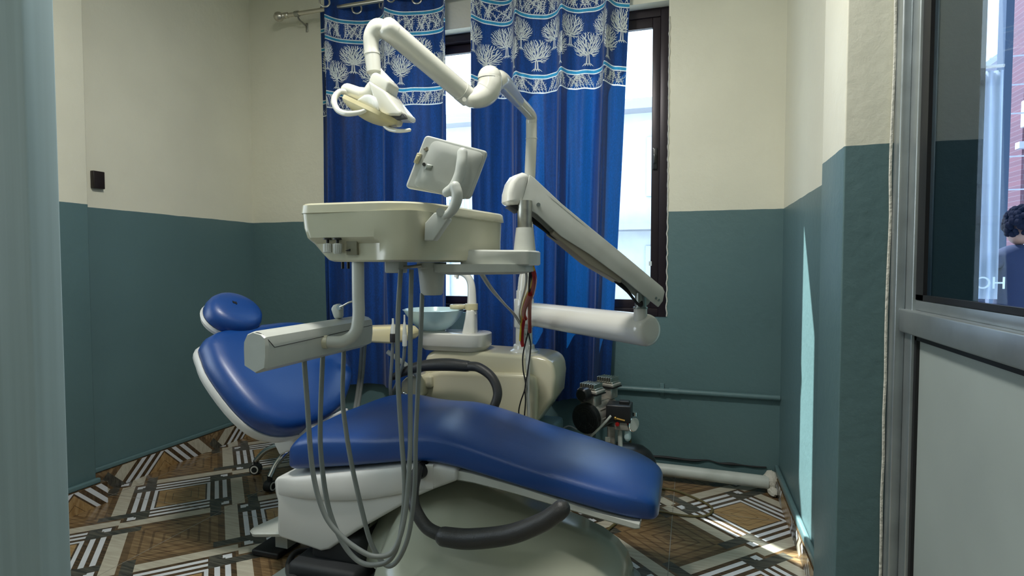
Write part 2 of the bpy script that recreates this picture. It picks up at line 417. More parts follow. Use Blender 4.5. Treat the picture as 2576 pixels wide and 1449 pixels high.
def tile_mesh(to3d, x0, x1, y0, y1, origin):
    """pattern laid at 45 degrees over the rectangle [x0,x1]x[y0,y1] of a 2-D plane, clipped to it"""
    bm = B(); s = 2 ** -.5
    cs = [((x + y) * s, (y - x) * s) for x in (x0 - origin[0], x1 - origin[0]) for y in (y0 - origin[1], y1 - origin[1])]
    pw, qw = 1.02 * SP, 1.02 * SQ
    i0, i1 = math.floor(min(c[0] for c in cs) / pw) - 1, math.ceil(max(c[0] for c in cs) / pw) + 1
    j0, j1 = math.floor(min(c[1] for c in cs) / qw) - 1, math.ceil(max(c[1] for c in cs) / qw) + 1
    for i in range(i0, i1):
        for j in range(j0, j1):
            pc = (i * 1.02 + .255) * SP; qc = (j * 1.02 + .255) * SQ
            X = (pc - qc) * s + origin[0]; Y = (pc + qc) * s + origin[1]
            if X < x0 - .75 or X > x1 + .75 or Y < y0 - .75 or Y > y1 + .75: continue
            for a0, a1, b0, b1, m in CELL:
                q = []
                for a, b in ((a0, b0), (a1, b0), (a1, b1), (a0, b1)):
                    p_ = (i * 1.02 + a) * SP; q_ = (j * 1.02 + b) * SQ
                    q.append(((p_ - q_) * s + origin[0], (p_ + q_) * s + origin[1]))
                if max(c[0] for c in q) < x0 or min(c[0] for c in q) > x1 or max(c[1] for c in q) < y0 or min(c[1] for c in q) > y1: continue
                f = bm.faces.new([bm.verts.new((c[0], c[1], 0)) for c in q]); f.material_index = m
    for co, no in (((x0, 0, 0), (-1, 0, 0)), ((x1, 0, 0), (1, 0, 0)), ((0, y0, 0), (0, -1, 0)), ((0, y1, 0), (0, 1, 0))):
        bmesh.ops.bisect_plane(bm, geom=bm.verts[:] + bm.edges[:] + bm.faces[:], plane_co=co, plane_no=no, clear_outer=True)
    for v in bm.verts: v.co = to3d(v.co.x, v.co.y)
    return bm
LC = (0.257, 2.893)
BX0, BX1, BY0, BY1 = -2.96, 0.66, -1.9, 3.32
bm = tile_mesh(lambda x, y: V((x, y, 0)), BX0, BX1, BY0, BY1, LC)
for gx in [LC[0] - 0.33 - 0.70 * k for k in range(-1, 5)]:      # grout joints of the 70 cm tiles
    if BX0 < gx < BX1:
        b = [bm.verts.new((gx - .0015, BY0, .0004)), bm.verts.new((gx + .0015, BY0, .0004)), bm.verts.new((gx + .0015, BY1, .0004)), bm.verts.new((gx - .0015, BY1, .0004))]
        bm.faces.new(b).material_index = 7
for gy in [LC[1] - 0.02 - 0.70 * k for k in range(-0, 7)]:
    b = [bm.verts.new((BX0, gy - .0015, .0004)), bm.verts.new((BX1, gy - .0015, .0004)), bm.verts.new((BX1, gy + .0015, .0004)), bm.verts.new((BX0, gy + .0015, .0004))]
    bm.faces.new(b).material_index = 7
box(bm, BX0, BX1, BY0, BY1, -0.12, -0.002, mi=6)
floor = obj('floor', bm, TILE, kind='structure', flat=True, loc=(0, 0, 0))

# ------------------------------------------------------------------ room shell
H = 3.12
def struct(name, bm, m, parent=None, **kw):
    return obj(name, bm, m, parent, kind=None if parent else 'structure', loc=None if parent else (0, 0, 0), **kw)
WX0, WX1, WZ0, WZ1 = -2.05, -0.135, 0.90, 2.665
bm = B()
box(bm, -3.2, WX0, 3.32, 3.49, 0, H); box(bm, WX1, 0.66, 3.32, 3.49, 0, H)
box(bm, WX0, WX1, 3.32, 3.49, 0, WZ0); box(bm, WX0, WX1, 3.32, 3.49, WZ1, H)
struct('wall_back', bm, M_wall)
bm = B(); box(bm, -3.2, -2.98, 1.4, 3.32, 0, H); box(bm, -3.2, -2.98, -1.9, -.3, 0, H); box(bm, -3.2, -2.98, -.3, 1.4, 0, .9); box(bm, -3.2, -2.98, -.3, 1.4, 2.35, H); box(bm, -4.3, -3.2, -.8, 2.2, 2.45, 2.55); box(bm, -3.0, -2.84, 1.4, 2.06, 0, H, bev=0.006); box(bm, -3.0, -2.84, -1.9, -.3, 0, H); box(bm, -3.0, -2.84, -.3, 1.4, 0, .9); box(bm, -3.0, -2.84, -.3, 1.4, 2.35, H)  # added canopy above the unseen hall opening blocks the sun
struct('wall_left', bm, M_wall)
bm = B(); box(bm, 0.462, 0.66, 1.88, 3.32, 0, H); box(bm, 0.366, 0.66, 1.64, 1.90, 0, H, bev=0.004)
struct('wall_right', bm, M_wall)
bm = B(); box(bm, -3.2, 0.8, -1.95, -1.8, 0, H)
box(bm, 0.54, 0.66, -1.8, 0.28, 0, H)
struct('wall_hall', bm, M_wall)
bm = B(); box(bm, 0.66, 1.65, -1.95, -1.8, 0, 2.7); box(bm, 1.5, 1.65, -1.8, 2.9, 0, 2.7)
struct('wall_skyblock', bm, M_wall)  # unseen walls added to cut the skylight behind the door glass
bm = B(); box(bm, 0.66, 1.65, -1.95, 3.49, 2.7, 2.8)
struct('ceiling_skyblock', bm, M_ceil)  # unseen roof added to darken the wall end behind the glass
bm = B(); box(bm, 0.66, 1.65, -1.95, 4.2, -.12, -.002)
struct('floor_porch', bm, mat('street_concrete', (0.45, 0.46, 0.46), 0.8, var=0.3))
bm = B(); box(bm, -3.2, 0.8, -1.95, 3.57, H, H + 0.1)
struct('ceiling', bm, M_ceil)

# skirting of the same tiles, standing on edge, with a painted ledge above
bm = tile_mesh(lambda x, y: V((-2.955, x, y)), 2.06, 3.30, 0, 0.108, (2.55, -0.06))
box(bm, -2.979, -2.957, 2.06, 3.318, 0.001, 0.108, mi=6)
struct('baseboard_left', bm, TILE, flat=True)
bm = tile_mesh(lambda x, y: V((-2.805, x, y)), 0.6, 2.09, 0, 0.108, (1.93, -0.06))
b2 = tile_mesh(lambda x, y: V((x, 2.09, y)), -2.955, -2.805, 0, 0.108, (-2.9, -0.06)); merge(bm, b2)
box(bm, -2.955, -2.807, 0.6, 2.088, 0.001, 0.108, mi=6)
struct('baseboard_pilaster', bm, TILE, flat=True)
bm = tile_mesh(lambda x, y: V((0.437, x, y)), 1.91, 3.30, 0, 0.085, (2.9, 0.05))
box(bm, 0.439, 0.461, 1.91, 3.30, 0.001, 0.085, mi=6)
struct('baseboard_right', bm, TILE, flat=True)
bm = B()
box(bm, -2.979, -2.962, 2.06, 3.318, 0.109, 0.134, bev=0.006); box(bm, -2.839, -2.815, 0.6, 2.066, 0.109, 0.134, bev=0.006)
struct('trim_1', bm, M_teal)
bm = B(); box(bm, 0.440, 0.461, 1.91, 3.318, 0.086, 0.125, bev=0.008)
struct('trim_2', bm, M_teal)

# near door leaf on the left and the aluminium door on the right
bm = B(); box(bm, -1.55, -0.95, 0.600, 0.645, 0.01, 2.5, bev=0.003)
struct('door_1', bm, M_leaf)
d2 = bpy.data.objects.new('door_2', None); link(d2); d2.location = (0.49, 1.35, 0); d2['kind'] = 'structure'; ORIG[d2] = V((0.49, 1.35, 0))
bm = B()
box(bm, 0.492, 0.530, 1.545, 1.590, 0.02, 2.30, bev=0.003)                       # hinge stile
box(bm, 0.480, 0.535, 0.30, 1.590, 1.040, 1.095, bev=0.004)                      # mid rail
box(bm, 0.500, 0.530, 0.30, 1.575, 1.094, 1.120, bev=0.004)
box(bm, 0.492, 0.530, 0.30, 0.36, 0.02, 2.30, bev=0.003)
box(bm, 0.492, 0.530, 0.36, 1.545, 0.02, 0.10, bev=0.003); box(bm, 0.492, 0.530, 0.36, 1.545, 2.22, 2.30, bev=0.003)
obj('door_frame', bm, M_alu, d2)
bm = B()
box(bm, 0.472, 0.500, 1.592, 1.640, 0, 2.34, bev=0.004); box(bm, 0.500, 0.536, 1.600, 1.640, 0, 2.34, bev=0.003)
obj('door_jamb', bm, M_alu, d2)
bm = B(); box(bm, 0.506, 0.512, 0.36, 1.546, 0.10, 1.040)
obj('door_panel', bm, M_panel, d2)
bm = B()
box(bm, 0.499, 0.506, 1.532, 1.545, 0.10, 1.040); box(bm, 0.499, 0.506, 0.36, 1.545, 1.026, 1.040)
obj('panel_gasket', bm, M_black, d2)
bm = B(); box(bm, 0.508, 0.514, 0.36, 1.546, 1.120, 2.22)
obj('glass_pane', bm, M_doorglass, d2)
bm = B()
box(bm, 0.499, 0.507, 1.502, 1.545, 1.120, 2.22); box(bm, 0.499, 0.507, 0.36, 1.545, 1.120, 1.132)
obj('glass_gasket', bm, M_black, d2)
bm = B(); tube(bm, [V((0.468, 1.634, z)) + V((random.uniform(-.002, .002), 0, 0)) for z in [0.02 + 0.1 * i for i in range(31)]], 0.0035, 6, 2)
struct('trim_3', bm, M_putty)

# ------------------------------------------------------------------ window
win = bpy.data.objects.new('window_1', None); link(win); win.location = (-1.09, 3.42, WZ0); win['kind'] = 'structure'; ORIG[win] = V((-1.09, 3.42, WZ0))
bm = B(); y0, y1 = 3.395, 3.47
box(bm, WX0, WX0 + .05, y0, y1, WZ0, WZ1, bev=.003); box(bm, WX1 - .048, WX1, y0, y1, WZ0, WZ1, bev=.003)
box(bm, WX0 + .05, WX1 - .048, y0, y1, WZ0, WZ0 + .048, bev=.003); box(bm, WX0 + .05, WX1 - .048, y0, y1, WZ1 - .05, WZ1, bev=.003)
obj('window_frame', bm, M_dark_alu, win)
def sash(x0, x1, ya):
    bm = B(); w_ = .045; z0, z1 = WZ0 + .048, WZ1 - .05
    box(bm, x0, x0 + w_, ya, ya + .03, z0, z1, bev=.003); box(bm, x1 - w_, x1, ya, ya + .03, z0, z1, bev=.003)
    box(bm, x0 + w_, x1 - w_, ya, ya + .03, z0, z0 + .05, bev=.003); box(bm, x0 + w_, x1 - w_, ya, ya + .03, z1 - .055, z1, bev=.003)
    s = obj('sash', bm, M_dark_alu, win)
    bm = B(); box(bm, x0 + w_, x1 - w_, ya + .012, ya + .017, z0 + .05, z1 - .055)
    obj('glass', bm, M_glass, s)
    return s
s1 = sash(-0.98, WX1 - .048, 3.402); s2 = sash(WX0 + .05, -0.94, 3.436)
bm = B(); lz = P(1643, 400, 3.40).z
box(bm, WX1 - .085, WX1 - .060, 3.385, 3.402, lz - .06, lz + .06, bev=.004); box(bm, WX1 - .080, WX1 - .066, 3.37, 3.386, lz - .03, lz + .02, bev=.004)
obj('sash_latch', bm, M_blackp, s1)
bm = B(); q = P(1636, 663, 3.40); box(bm, q.x - .008, q.x + .008, 3.393, 3.3955, q.z - .013, q.z + .013)
obj('paper_tag', bm, M_cwhite, s1, label='small white paper tag stuck on the frame')
bm = B(); pts = []
for i in range(90):
    z = WZ0 + .01 + i * (WZ1 - .1 - WZ0) / 89
    pts.append((WX1 + .004 + .002 * math.sin(i * 1.7) + random.uniform(-.0015, .0015), 3.318, z))
tube(bm, pts, 0.0038, 6, 2)
struct('trim_4', bm, M_putty)

# ------------------------------------------------------------------ curtains
def strokes_to_quads(bm, f, segs, mi):
    for (s0, z0, w0, s1, z1, w1) in segs:
        dx, dz = s1 - s0, z1 - z0; L = math.hypot(dx, dz) or 1e-6
        nx, nz = -dz / L, dx / L
        a = f(s0 + nx * w0, z0 + nz * w0); b = f(s0 - nx * w0, z0 - nz * w0)
        c = f(s1 - nx * w1, z1 - nz * w1); d = f(s1 + nx * w1, z1 + nz * w1)
        if None in (a, b, c, d): continue
        bm.faces.new([bm.verts.new(q) for q in (a, b, c, d)]).material_index = mi
def tree_segs(cx, zb, hgt, wid):
    S = []
    th = hgt * 0.34; ttop = zb + th
    S.append((cx - .006, zb + .01, .0032, cx - .0035, ttop, .0024)); S.append((cx + .006, zb + .01, .0032, cx + .0035, ttop, .0024))
    for dx in (-.024, -.012, .0, .012, .024):
        S.append((cx + dx * .4, zb + .014, .003, cx + dx, zb, .001))
    rx = wid / 2; z0 = zb + hgt * .20; z1 = zb + hgt; cz = (z0 + z1) / 2 + .004; rz = (z1 - z0) / 2
    pts = []; g = .0084; j = 0; z = z0
    while z < z1:
        x = cx - rx + (g / 2 if j % 2 else 0)
        while x < cx + rx:
            px, pz = x + random.uniform(-.003, .003), z + random.uniform(-.003, .003)
            if ((px - cx) / rx) ** 2 + ((pz - cz) / rz) ** 2 < 1 and not (abs(px - cx) < .017 and pz < ttop + .004): pts.append((px, pz))
            x += g
        z += g * .9; j += 1
    o = (cx, ttop - .002)
    pts.sort(key=lambda p: math.hypot(p[0] - o[0], p[1] - o[1]))
    nodes = [(o[0], o[1], 0)]; par = [-1]
    for p in pts:
        r = math.hypot(p[0] - o[0], p[1] - o[1]); best = None
        for i, q in enumerate(nodes):
            if q[2] > r - .004: continue
            dx, dz = p[0] - q[0], p[1] - q[1]; d = math.hypot(dx, dz)
            if i:
                rx_, rz_ = q[0] - o[0], q[1] - o[1]; rr = math.hypot(rx_, rz_) or 1
                d *= 1.45 - (dx * rx_ + dz * rz_) / (d * rr + 1e-9) if d > 0 else 1
            if best is None or d < best[0]: best = (d, i)
        nodes.append((p[0], p[1], r)); par.append(best[1])
    wt = [0] * len(nodes)
    for i in range(len(nodes) - 1, 0, -1): wt[i] += 1; wt[par[i]] += wt[i]
    for i in range(1, len(nodes)):
        q = nodes[par[i]]; p = nodes[i]; w0 = .00145 + .0007 * min(2.5, math.sqrt(wt[i]) - 1); 
        S.append((q[0], q[1], w0 * 1.1, p[0], p[1], w0 * (.45 if wt[i] == 1 else 1)))
    return S
def band_segs(s0, s1, z0, z1):
    S = []; h = z1 - z0; x = s0
    while x < s1:
        # branching sprig rising through the band
        a = math.radians(random.choice((62, 75, 105, 118)) + random.uniform(-8, 8)); px, pz = x, z0
        k = 0
        while pz < z1 - .004 and k < 9:
            k += 1; a = min(max(a, .6), 2.5)
            l = .013; nx, nz = px + l * math.cos(a), min(pz + l * math.sin(a), z1)
            S.append((px, pz, .0016, nx, nz, .0013)); px, pz = nx, nz
            for sg in (1, -1):
                a2 = a + sg * random.uniform(.5, .9); l2 = random.uniform(.010, .018)
                x3, z3 = px + l2 * math.cos(a2), pz + l2 * math.sin(a2)
                if z3 < z1: S.append((px, pz, .0014, x3, z3, .0006))
            a += random.uniform(-.25, .25)
        x += random.uniform(.010, .016)
    return S
ZT, ZBOT = 2.925, 0.42
def make_curtain(X0, X1, n, amp, ph, label, width_k, slant, xov, grom, Y0=3.215):
    W = X1 - X0
    root = thing('curtain', label, 'curtain', ((X0 + X1) / 2, Y0, ZBOT), 'blue eyelet curtains on the steel rod')
    def base(u, z):
        t = (ZT - z) / (ZT - ZBOT)
        k = 1 - 0.25 * min(1, t * 2.2)
        X = X0 + W * (u + xov * math.sin(2 * PI * n * u + ph) * k)
        X += slant(u, t)
        a = amp * (1 - .1 * min(1, t)) * (1 + .25 * math.sin(5.1 * u + 1.3 + 1.5 * t))
        Y = Y0 + a * math.cos(2 * PI * n * u + ph) + .020 * math.sin(2 * PI * n * 1.93 * u + ph * 2 + .6 * t) * min(1, .45 + t) + .007 * math.sin(2 * PI * n * 4.7 * u + ph) * min(1, 2 * t) + .010 * math.sin(2 * PI * n * 2.3 * u + 7 * t + ph) * min(1, 3 * t)
        return V((X, Y, z))
    def surf(u, z, off=0):
        p = base(u, z)
        if off:
            d = .002; a = base(u + d, z) - base(u - d, z)
            nn = V((a.y, -a.x, 0)).normalized()
            if nn.y > 0 and abs(nn.y) > 0.02 and xov == 0: nn = -nn
            p = p + nn * off
        return p
    cw = W * width_k
    NU = 300
    zs = [ZBOT + i * (2.20 - ZBOT) / 36 for i in range(36)] + [2.200, 2.207, 2.282, 2.288, 2.303, 2.309, 2.32, 2.40, 2.48, 2.56, 2.628, 2.634, 2.649, 2.655, 2.675, 2.735, 2.752, 2.758, 2.773, 2.779, 2.82, 2.87, 2.90, ZT]
    zm = {2.200: 1, 2.282: 1, 2.288: 2, 2.303: 1, 2.628: 1, 2.634: 2, 2.649: 1, 2.752: 1, 2.758: 2, 2.773: 1}
    bm = B(); vs = [[bm.verts.new(surf(i / NU, z)) for i in range(NU + 1)] for z in zs]
    for j in range(len(zs) - 1):
        for i in range(NU):
            f = bm.faces.new((vs[j][i], vs[j][i + 1], vs[j + 1][i + 1], vs[j + 1][i])); f.material_index = zm.get(zs[j], 0)
    def fo(s, z):
        u = s / cw
        if u < 0.002 or u > 0.998: return None
        return surf(u, z, .0018)
    segs = band_segs(0, cw, 2.208, 2.281) + band_segs(0, cw, 2.657, 2.751)
    x = .05; k = 0
    while x < cw:
        segs += tree_segs(x, 2.437 if k % 2 == 0 else 2.327, random.uniform(.182, .190), .142)
        x += .088; k += 1
    strokes_to_quads(bm, fo, segs, 1)
    cl = obj('cloth', bm, [M_cblue, M_cwhite, M_ccyan], root, recalc=False, ang=60)
    for gu in grom:
        p = surf(gu, 2.855); d = (base(gu + .003, 2.855) - base(gu - .003, 2.855)).normalized(); nn = V((d.y, -d.x, 0))
        bm = B(); ring = []
        for a in range(24):
            t = 2 * PI * a / 24
            c = p + d * math.cos(t) * .031 + V((0, 0, 1)) * math.sin(t) * .031
            ring.append([c + (nn * math.cos(q) + (d * math.cos(t) + V((0, 0, 1)) * math.sin(t)) * math.sin(q)) * .0065 for q in [2 * PI * b / 8 for b in range(8)]])
        ring.append(ring[0]); loft(bm, ring, cap=False)
        bmesh.ops.remove_doubles(bm, verts=bm.verts, dist=1e-6)
        obj('eyelet', bm, M_rod, root)
    return root
make_curtain(-2.405, -1.385, 2.5, .075, 0.3, 'blue curtain with printed white trees, narrower left panel behind the lamp head', 1.2,
             lambda u, t: (1 - u) * .03 * t, .055, [0.045, 0.17, 0.345, 0.455, 0.64, 0.76])
make_curtain(-1.27, -0.325, 3.6, .066, 2.2, 'wider blue curtain with printed white trees, right panel beside the open window strip', 1.2,
             lambda u, t: -(u ** 3) * .11 * t + (1 - u) * .02 * t, .03, [0.06, 0.20, 0.34, 0.48, 0.62, 0.76, 0.90])
rod = thing('curtain_rod', 'steel curtain rod with a round knob at its left end above the blue curtains', 'curtain rod', (-1.25, 3.22, 2.85))
bm = B(); tube(bm, [(-2.60, 3.215, 2.855), (0.05, 3.215, 2.855)], 0.0135, 16, 1); obj('rod', bm, M_rod, rod)
bm = B(); c = V((-2.645, 3.215, 2.855))
lathe(bm, [(0.0, -.033), (.012, -.031), (.022, -.024), (.029, -.012), (.031, 0), (.029, .012), (.022, .024), (.014, .030), (.016, .034), (.019, .038), (.019, .046), (.015, .050), (.018, .054), (.018, .074), (.014, .078)], c, (1, 0, 0), 24)
obj('finial', bm, M_rod, rod)
bm = B(); tube(bm, [(-2.50, 3.215, 2.855), (-2.50, 3.235, 2.828), (-2.50, 3.27, 2.82), (-2.50, 3.312, 2.815)], .006, 8, 5)
box(bm, -2.508, -2.492, 3.312, 3.3195, 2.775, 2.835, bev=.003); tube(bm, [(-2.515, 3.215, 2.855), (-2.485, 3.215, 2.855)], 0.018, 16, 1)
obj('bracket', bm, M_steel, rod)

# ------------------------------------------------------------------ things on the walls
bm = B(); q = P(223, 450, 2.19)
box(bm, -2.979, -2.955, 2.175, 2.235, 1.60, 1.69, bev=.003)
obj('switch_box', bm, M_brown, label='small dark brown switch box on the cream left wall', cat='switch')
wp = thing('wall_pipe', 'thin teal painted conduit running along the back wall to the right corner', 'pipe', (0.02, 3.30, .49))
bm = B(); tube(bm, [(-0.60, 3.303, .49), (0.46, 3.303, .49)], .0145, 14, 1); obj('pipe', bm, M_teal, wp)
bm = B(); cx = P(1665, 985, 3.30).x
tube(bm, [(cx + .04, 3.303, .49), (cx + .09, 3.303, .49)], .018, 14, 1); obj('coupling', bm, M_teal, wp)
bm = B(); tube(bm, [(cx - .012, 3.303, .49), (cx + .012, 3.303, .49)], .018, 14, 1); box(bm, cx - .012, cx + .012, 3.312, 3.3195, .455, .53, bev=.002); obj('pipe_clip', bm, M_teal, wp)
fp = thing('drain_pipe', 'fat white plastic pipe lying on the floor along the back wall', 'pipe', (0, 3.235, 0.05))
bm = B(); tube(bm, [(-2.0, 3.235, .062), (-0.3, 3.235, .062), (.1, 3.23, .060), (.40, 3.225, .055)], .034, 18, 3); obj('pipe', bm, M_pvc, fp)
bm = B(); random.seed(3)
sphere(bm, (.415, 3.25, .055), .042, 1.0, 1.3, 1.3, 16, 12); sphere(bm, (.42, 3.21, .02), .038, .7, 1.6, .6, 14, 10)
for i in range(0): sphere(bm, (random.uniform(-.15, .42), 3.28 + random.uniform(-.01, .015), .105 + random.uniform(-.006, .006)), random.uniform(.006, .014), 2.2, .9, .7, 8, 6)
for v in bm.verts: v.co += V((random.uniform(-.004, .004), random.uniform(-.004, .004), random.uniform(-.004, .004))); v.co.z = max(v.co.z, .001); v.co.y = min(v.co.y, 3.318)
obj('mortar', bm, M_putty, fp, label='rough grey mortar closing the pipe end')
bm = B(); tube(bm, [(-.30, 3.315, .112)] + [(-.2 + .06 * i, 3.314, .108 + random.uniform(-.006, .006)) for i in range(10)] + [(.40, 3.314, .106)], [.003] + [random.uniform(.003, .009) for _ in range(10)] + [.004], 8, 4); obj('broken_plaster', bm, M_dark, fp, label='dark broken plaster edge above the pipe')
bm = B(); pts = []
for x, y in ((1560, 1120), (1575, 1180)): pass
loop = [(-.30, 3.02, .30), (-.285, 3.0, .18), (-.27, 3.02, .05), (-.24, 3.06, .008), (-.10, 3.10, .007), (.03, 3.02, .007), (.11, 2.92, .007), (.08, 2.82, .007), (-.02, 2.79, .007), (-.14, 2.80, .007), (-.26, 2.72, .007), (-.34, 2.55, .007), (-.38, 2.32, .007)]
tube(bm, loop, .006, 8, 8)
obj('air_hose', bm, M_olive, label='thin olive air hose looping over the tiled floor right of the dental chair', cat='hose')

# ------------------------------------------------------------------ outside the window
bm = B(); box(bm, -14, 16, 4.2, 22, -0.4, -0.1); struct('ground', bm, mat('street_concrete', (0.45, 0.46, 0.46), 0.8, var=0.3))
nb = thing('apartment_building', 'pale washed-out house across the street seen through the window gaps', 'building', (0, 12, -.1))
M_facade = mat('pale_facade', (0.52, 0.57, 0.63), 0.8, var=0.2); M_fwin = mat('facade_window', (0.45, 0.52, 0.60), 0.3); M_ftrim = mat('facade_trim', (0.35, 0.36, 0.40), 0.7)
bm = B(); box(bm, -7, 3.9, 12, 16, -.1, 4.3); obj('wall', bm, M_facade, nb)
bm = B(); box(bm, -7.2, 4.0, 11.6, 16.2, 4.3, 4.5); box(bm, -7.2, 4.0, 11.4, 12, 1.9, 2.02); obj('cornice', bm, M_ftrim, nb)
for x in (-6, -4.4, -2.6, -.9, .45, 1.1, 2.6):
    for z in (.4, 2.6):
        bm = B(); box(bm, x, x + .75, 11.93, 12.0, z, z + 1.2, bev=.01); obj('window', bm, M_fwin, nb)
for x0 in (-5.5, .2, 1.6):
    bm = B(); box(bm, x0, x0 + 1.1, 11.42, 11.48, 2.62, 2.68)
    for i in range(9): lathe(bm, [(.03, 0), (.045, .1), (.03, .25), (.022, .45), (.035, .6)], (x0 + .07 + i * .12, 11.45, 2.03), seg=8)
    obj('balustrade', bm, M_facade, nb)
bb = thing('brick_building', 'red brick building with white window frames seen through the aluminium door glass', 'building', (6.5, 8.6, -.1))
def brick():
    m = mat('red_brick', (0.26, 0.11, 0.11), 0.8); nt = m.node_tree; p = nt.nodes['Principled BSDF']
    g = nt.nodes.new('ShaderNodeNewGeometry'); mp = nt.nodes.new('ShaderNodeMapping'); mp.inputs['Rotation'].default_value = (PI / 2, 0, 0)
    b = nt.nodes.new('ShaderNodeTexBrick'); b.inputs['Scale'].default_value = 4; b.inputs['Color1'].default_value = (.13, .055, .065, 1); b.inputs['Color2'].default_value = (.10, .048, .06, 1); b.inputs['Mortar'].default_value = (.15, .13, .14, 1); b.inputs['Mortar Size'].default_value = .01
    nt.links.new(g.outputs['Position'], mp.inputs[0]); nt.links.new(mp.outputs[0], b.inputs['Vector']); nt.links.new(b.outputs[0], p.inputs['Base Color']); return m
bm = B(); box(bm, 3.85, 9, 8.6, 9.1, -.1, 7); obj('wall', bm, brick(), bb)
bm = B(); box(bm, 3.78, 9, 8.5, 8.6, 2.62, 2.70); box(bm, 3.78, 9, 8.5, 8.6, .92, .98); obj('ledge', bm, M_ftrim, bb)
for z0, z1 in ((-.05, .75), (1.3, 2.3), (3.6, 4.8)):
    bm = B(); box(bm, 3.90, 3.96, 8.53, 8.6, z0, z1); box(bm, 4.46, 4.54, 8.53, 8.6, z0, z1); box(bm, 3.90, 4.54, 8.53, 8.6, z1, z1 + .07); box(bm, 3.90, 4.54, 8.53, 8.6, z0 - .07, z0); f = obj('window', bm, M_cwhite, bb)
    bm = B(); box(bm, 3.96, 4.46, 8.57, 8.59, z0, z1); obj('pane', bm, M_fwin, bb)
ac = thing('air_conditioner', 'white outdoor air conditioner unit with a round fan on the red brick wall', 'air conditioner', (4.0, 8.38, 2.86))
bm = B(); box(bm, 3.78, 4.34, 8.28, 8.50, 2.86, 3.18, bev=.01)
obj('casing', bm, M_white, ac)
bm = B(); lathe(bm, [(.10, 0), (.10, .02), (.085, .02), (.08, .0)], (3.94, 8.28, 3.02), (0, -1, 0)); obj('fan_grille', bm, M_fwin, ac)
ph = thing('house', 'pale gabled house behind the overhead wires left of the brick building', 'house', (4.2, 13, -.1))
bm = B(); prism(bm, [(4.45, 14.6, -.1), (8.4, 14.6, -.1), (8.4, 14.6, 5.6), (7.2, 14.6, 6.4), (4.45, 14.6, 4.3)], (0, 3, 0)); obj('wall', bm, M_facade, ph)
bm = B(); prism(bm, [(4.3, 12.95, 4.2), (7.2, 12.95, 6.4), (7.2, 12.95, 6.5), (4.3, 12.95, 4.32)], (0, .4, 0)); obj('roof', bm, M_fwin, ph)
bm = B()
for z in (1.0, 1.5, 2.0, 2.35, 2.8, 3.1, 3.4):
    pts = [(3.0, 7.4, z), (5.0, 7.4, z + .02), (7.6, 7.4, z + .12)]; tube(bm, pts, .008, 6, 5)
obj('overhead_wires', bm, M_ftrim, label='bundle of overhead wires crossing in front of the brick building', cat='wire')
pp = thing('street_pillar', 'dark blue upright pillar between the pale house and the brick building', 'pillar', (3.6, 7, -.1))
a = P(2512, 600, 6.9); b_ = P(2532, 600, 6.9)
bm = B(); box(bm, a.x, b_.x, 6.9, 7.05, -.1, 6); obj('post', bm, mat('dark_blue_paint', (0.012, 0.03, 0.055), .5), pp)
# pale sheet with lettering that reads mirrored from indoors
sg = thing('street_banner', 'pale translucent banner with faint mirrored lettering at its foot', 'banner', (1.5, 3.2, 0))
a = P(2436, 700, 3.4); b_ = P(2508, 700, 3.4); zt = P(2470, 180, 3.4).z; zb = P(2470, 752, 3.4).z
bm = B(); NX = 12
for j in range(14):
    pass
rows = []
for j in range(15):
    z = zb + (zt - zb) * j / 14
    rows.append([V((a.x + (b_.x - a.x) * i / NX, 3.4 + .008 * math.sin(i * 1.4 + j * .2), z)) for i in range(NX + 1)])
loft(bm, rows, cap=False, closed=False)
o = obj('sheet', bm, mat('pale_sheet', (0.42, 0.50, 0.58), 0.6, alpha=0.55), sg, recalc=False)
sm = o.modifiers.new('thickness', 'SOLIDIFY'); sm.thickness = .002
cu = bpy.data.curves.new('lettering_curve', 'FONT'); cu.body = 'HOC'; cu.size = .085; cu.extrude = .001; cu.align_x = 'CENTER'
tmp = bpy.data.objects.new('tmp', cu); link(tmp); bpy.context.view_layer.update()
me = bpy.data.meshes.new_from_object(tmp.evaluated_get(bpy.context.evaluated_depsgraph_get())); bpy.data.objects.remove(tmp)
bm = B(); bm.from_mesh(me); tl = P(2472, 726, 3.38)
for v in bm.verts: v.co = V((tl.x - v.co.x, tl.y - v.co.z, tl.z + v.co.y))
obj('lettering', bm, M_cwhite, sg)
bm = B(); tube(bm, [(a.x, 3.4, zb), (a.x, 3.4, zt + .05)], .01, 8, 1); tube(bm, [(a.x, 3.4, zt + .02), (b_.x, 3.4, zt + .02)], .008, 8, 1); tube(bm, [(a.x, 3.4, -.1), (a.x, 3.4, zb)], .01, 8, 1)
obj('banner_pole', bm, M_steel, sg)

def skinned(name, joints, edges, radii, m, parent, sub=2):
    me = bpy.data.meshes.new(name); me.from_pydata([tuple(V(j) - ORIG[parent]) for j in joints], edges, [])
    o = bpy.data.objects.new(name, me); link(o); o.parent = parent; me.materials.append(m)
    md = o.modifiers.new('skin', 'SKIN'); md.use_smooth_shade = True
    for i, r in enumerate(radii):
        me.skin_vertices[0].data[i].radius = (r, r) if isinstance(r, (int, float)) else r
    me.skin_vertices[0].data[0].use_root = True
    o.modifiers.new('sub', 'SUBSURF').levels = sub; o.modifiers['sub'].render_levels = sub
    return o
px_, py_ = P(2566, 600, 5.0).x, 5.0; gz = -.1
ps = thing('person', 'person with dark curly hair in dark clothes outside the door glass, back turned', 'person', (px_, py_, gz))
M_skin = mat('skin', (0.20, 0.11, 0.07), 0.5); M_cloth = mat('dark_blue_clothes', (0.004, 0.009, 0.030), 0.9); M_hair = mat('black_hair', (0.006, 0.006, 0.010), 0.95); M_hair.node_tree.nodes['Principled BSDF'].inputs['Specular IOR Level'].default_value = 0.05
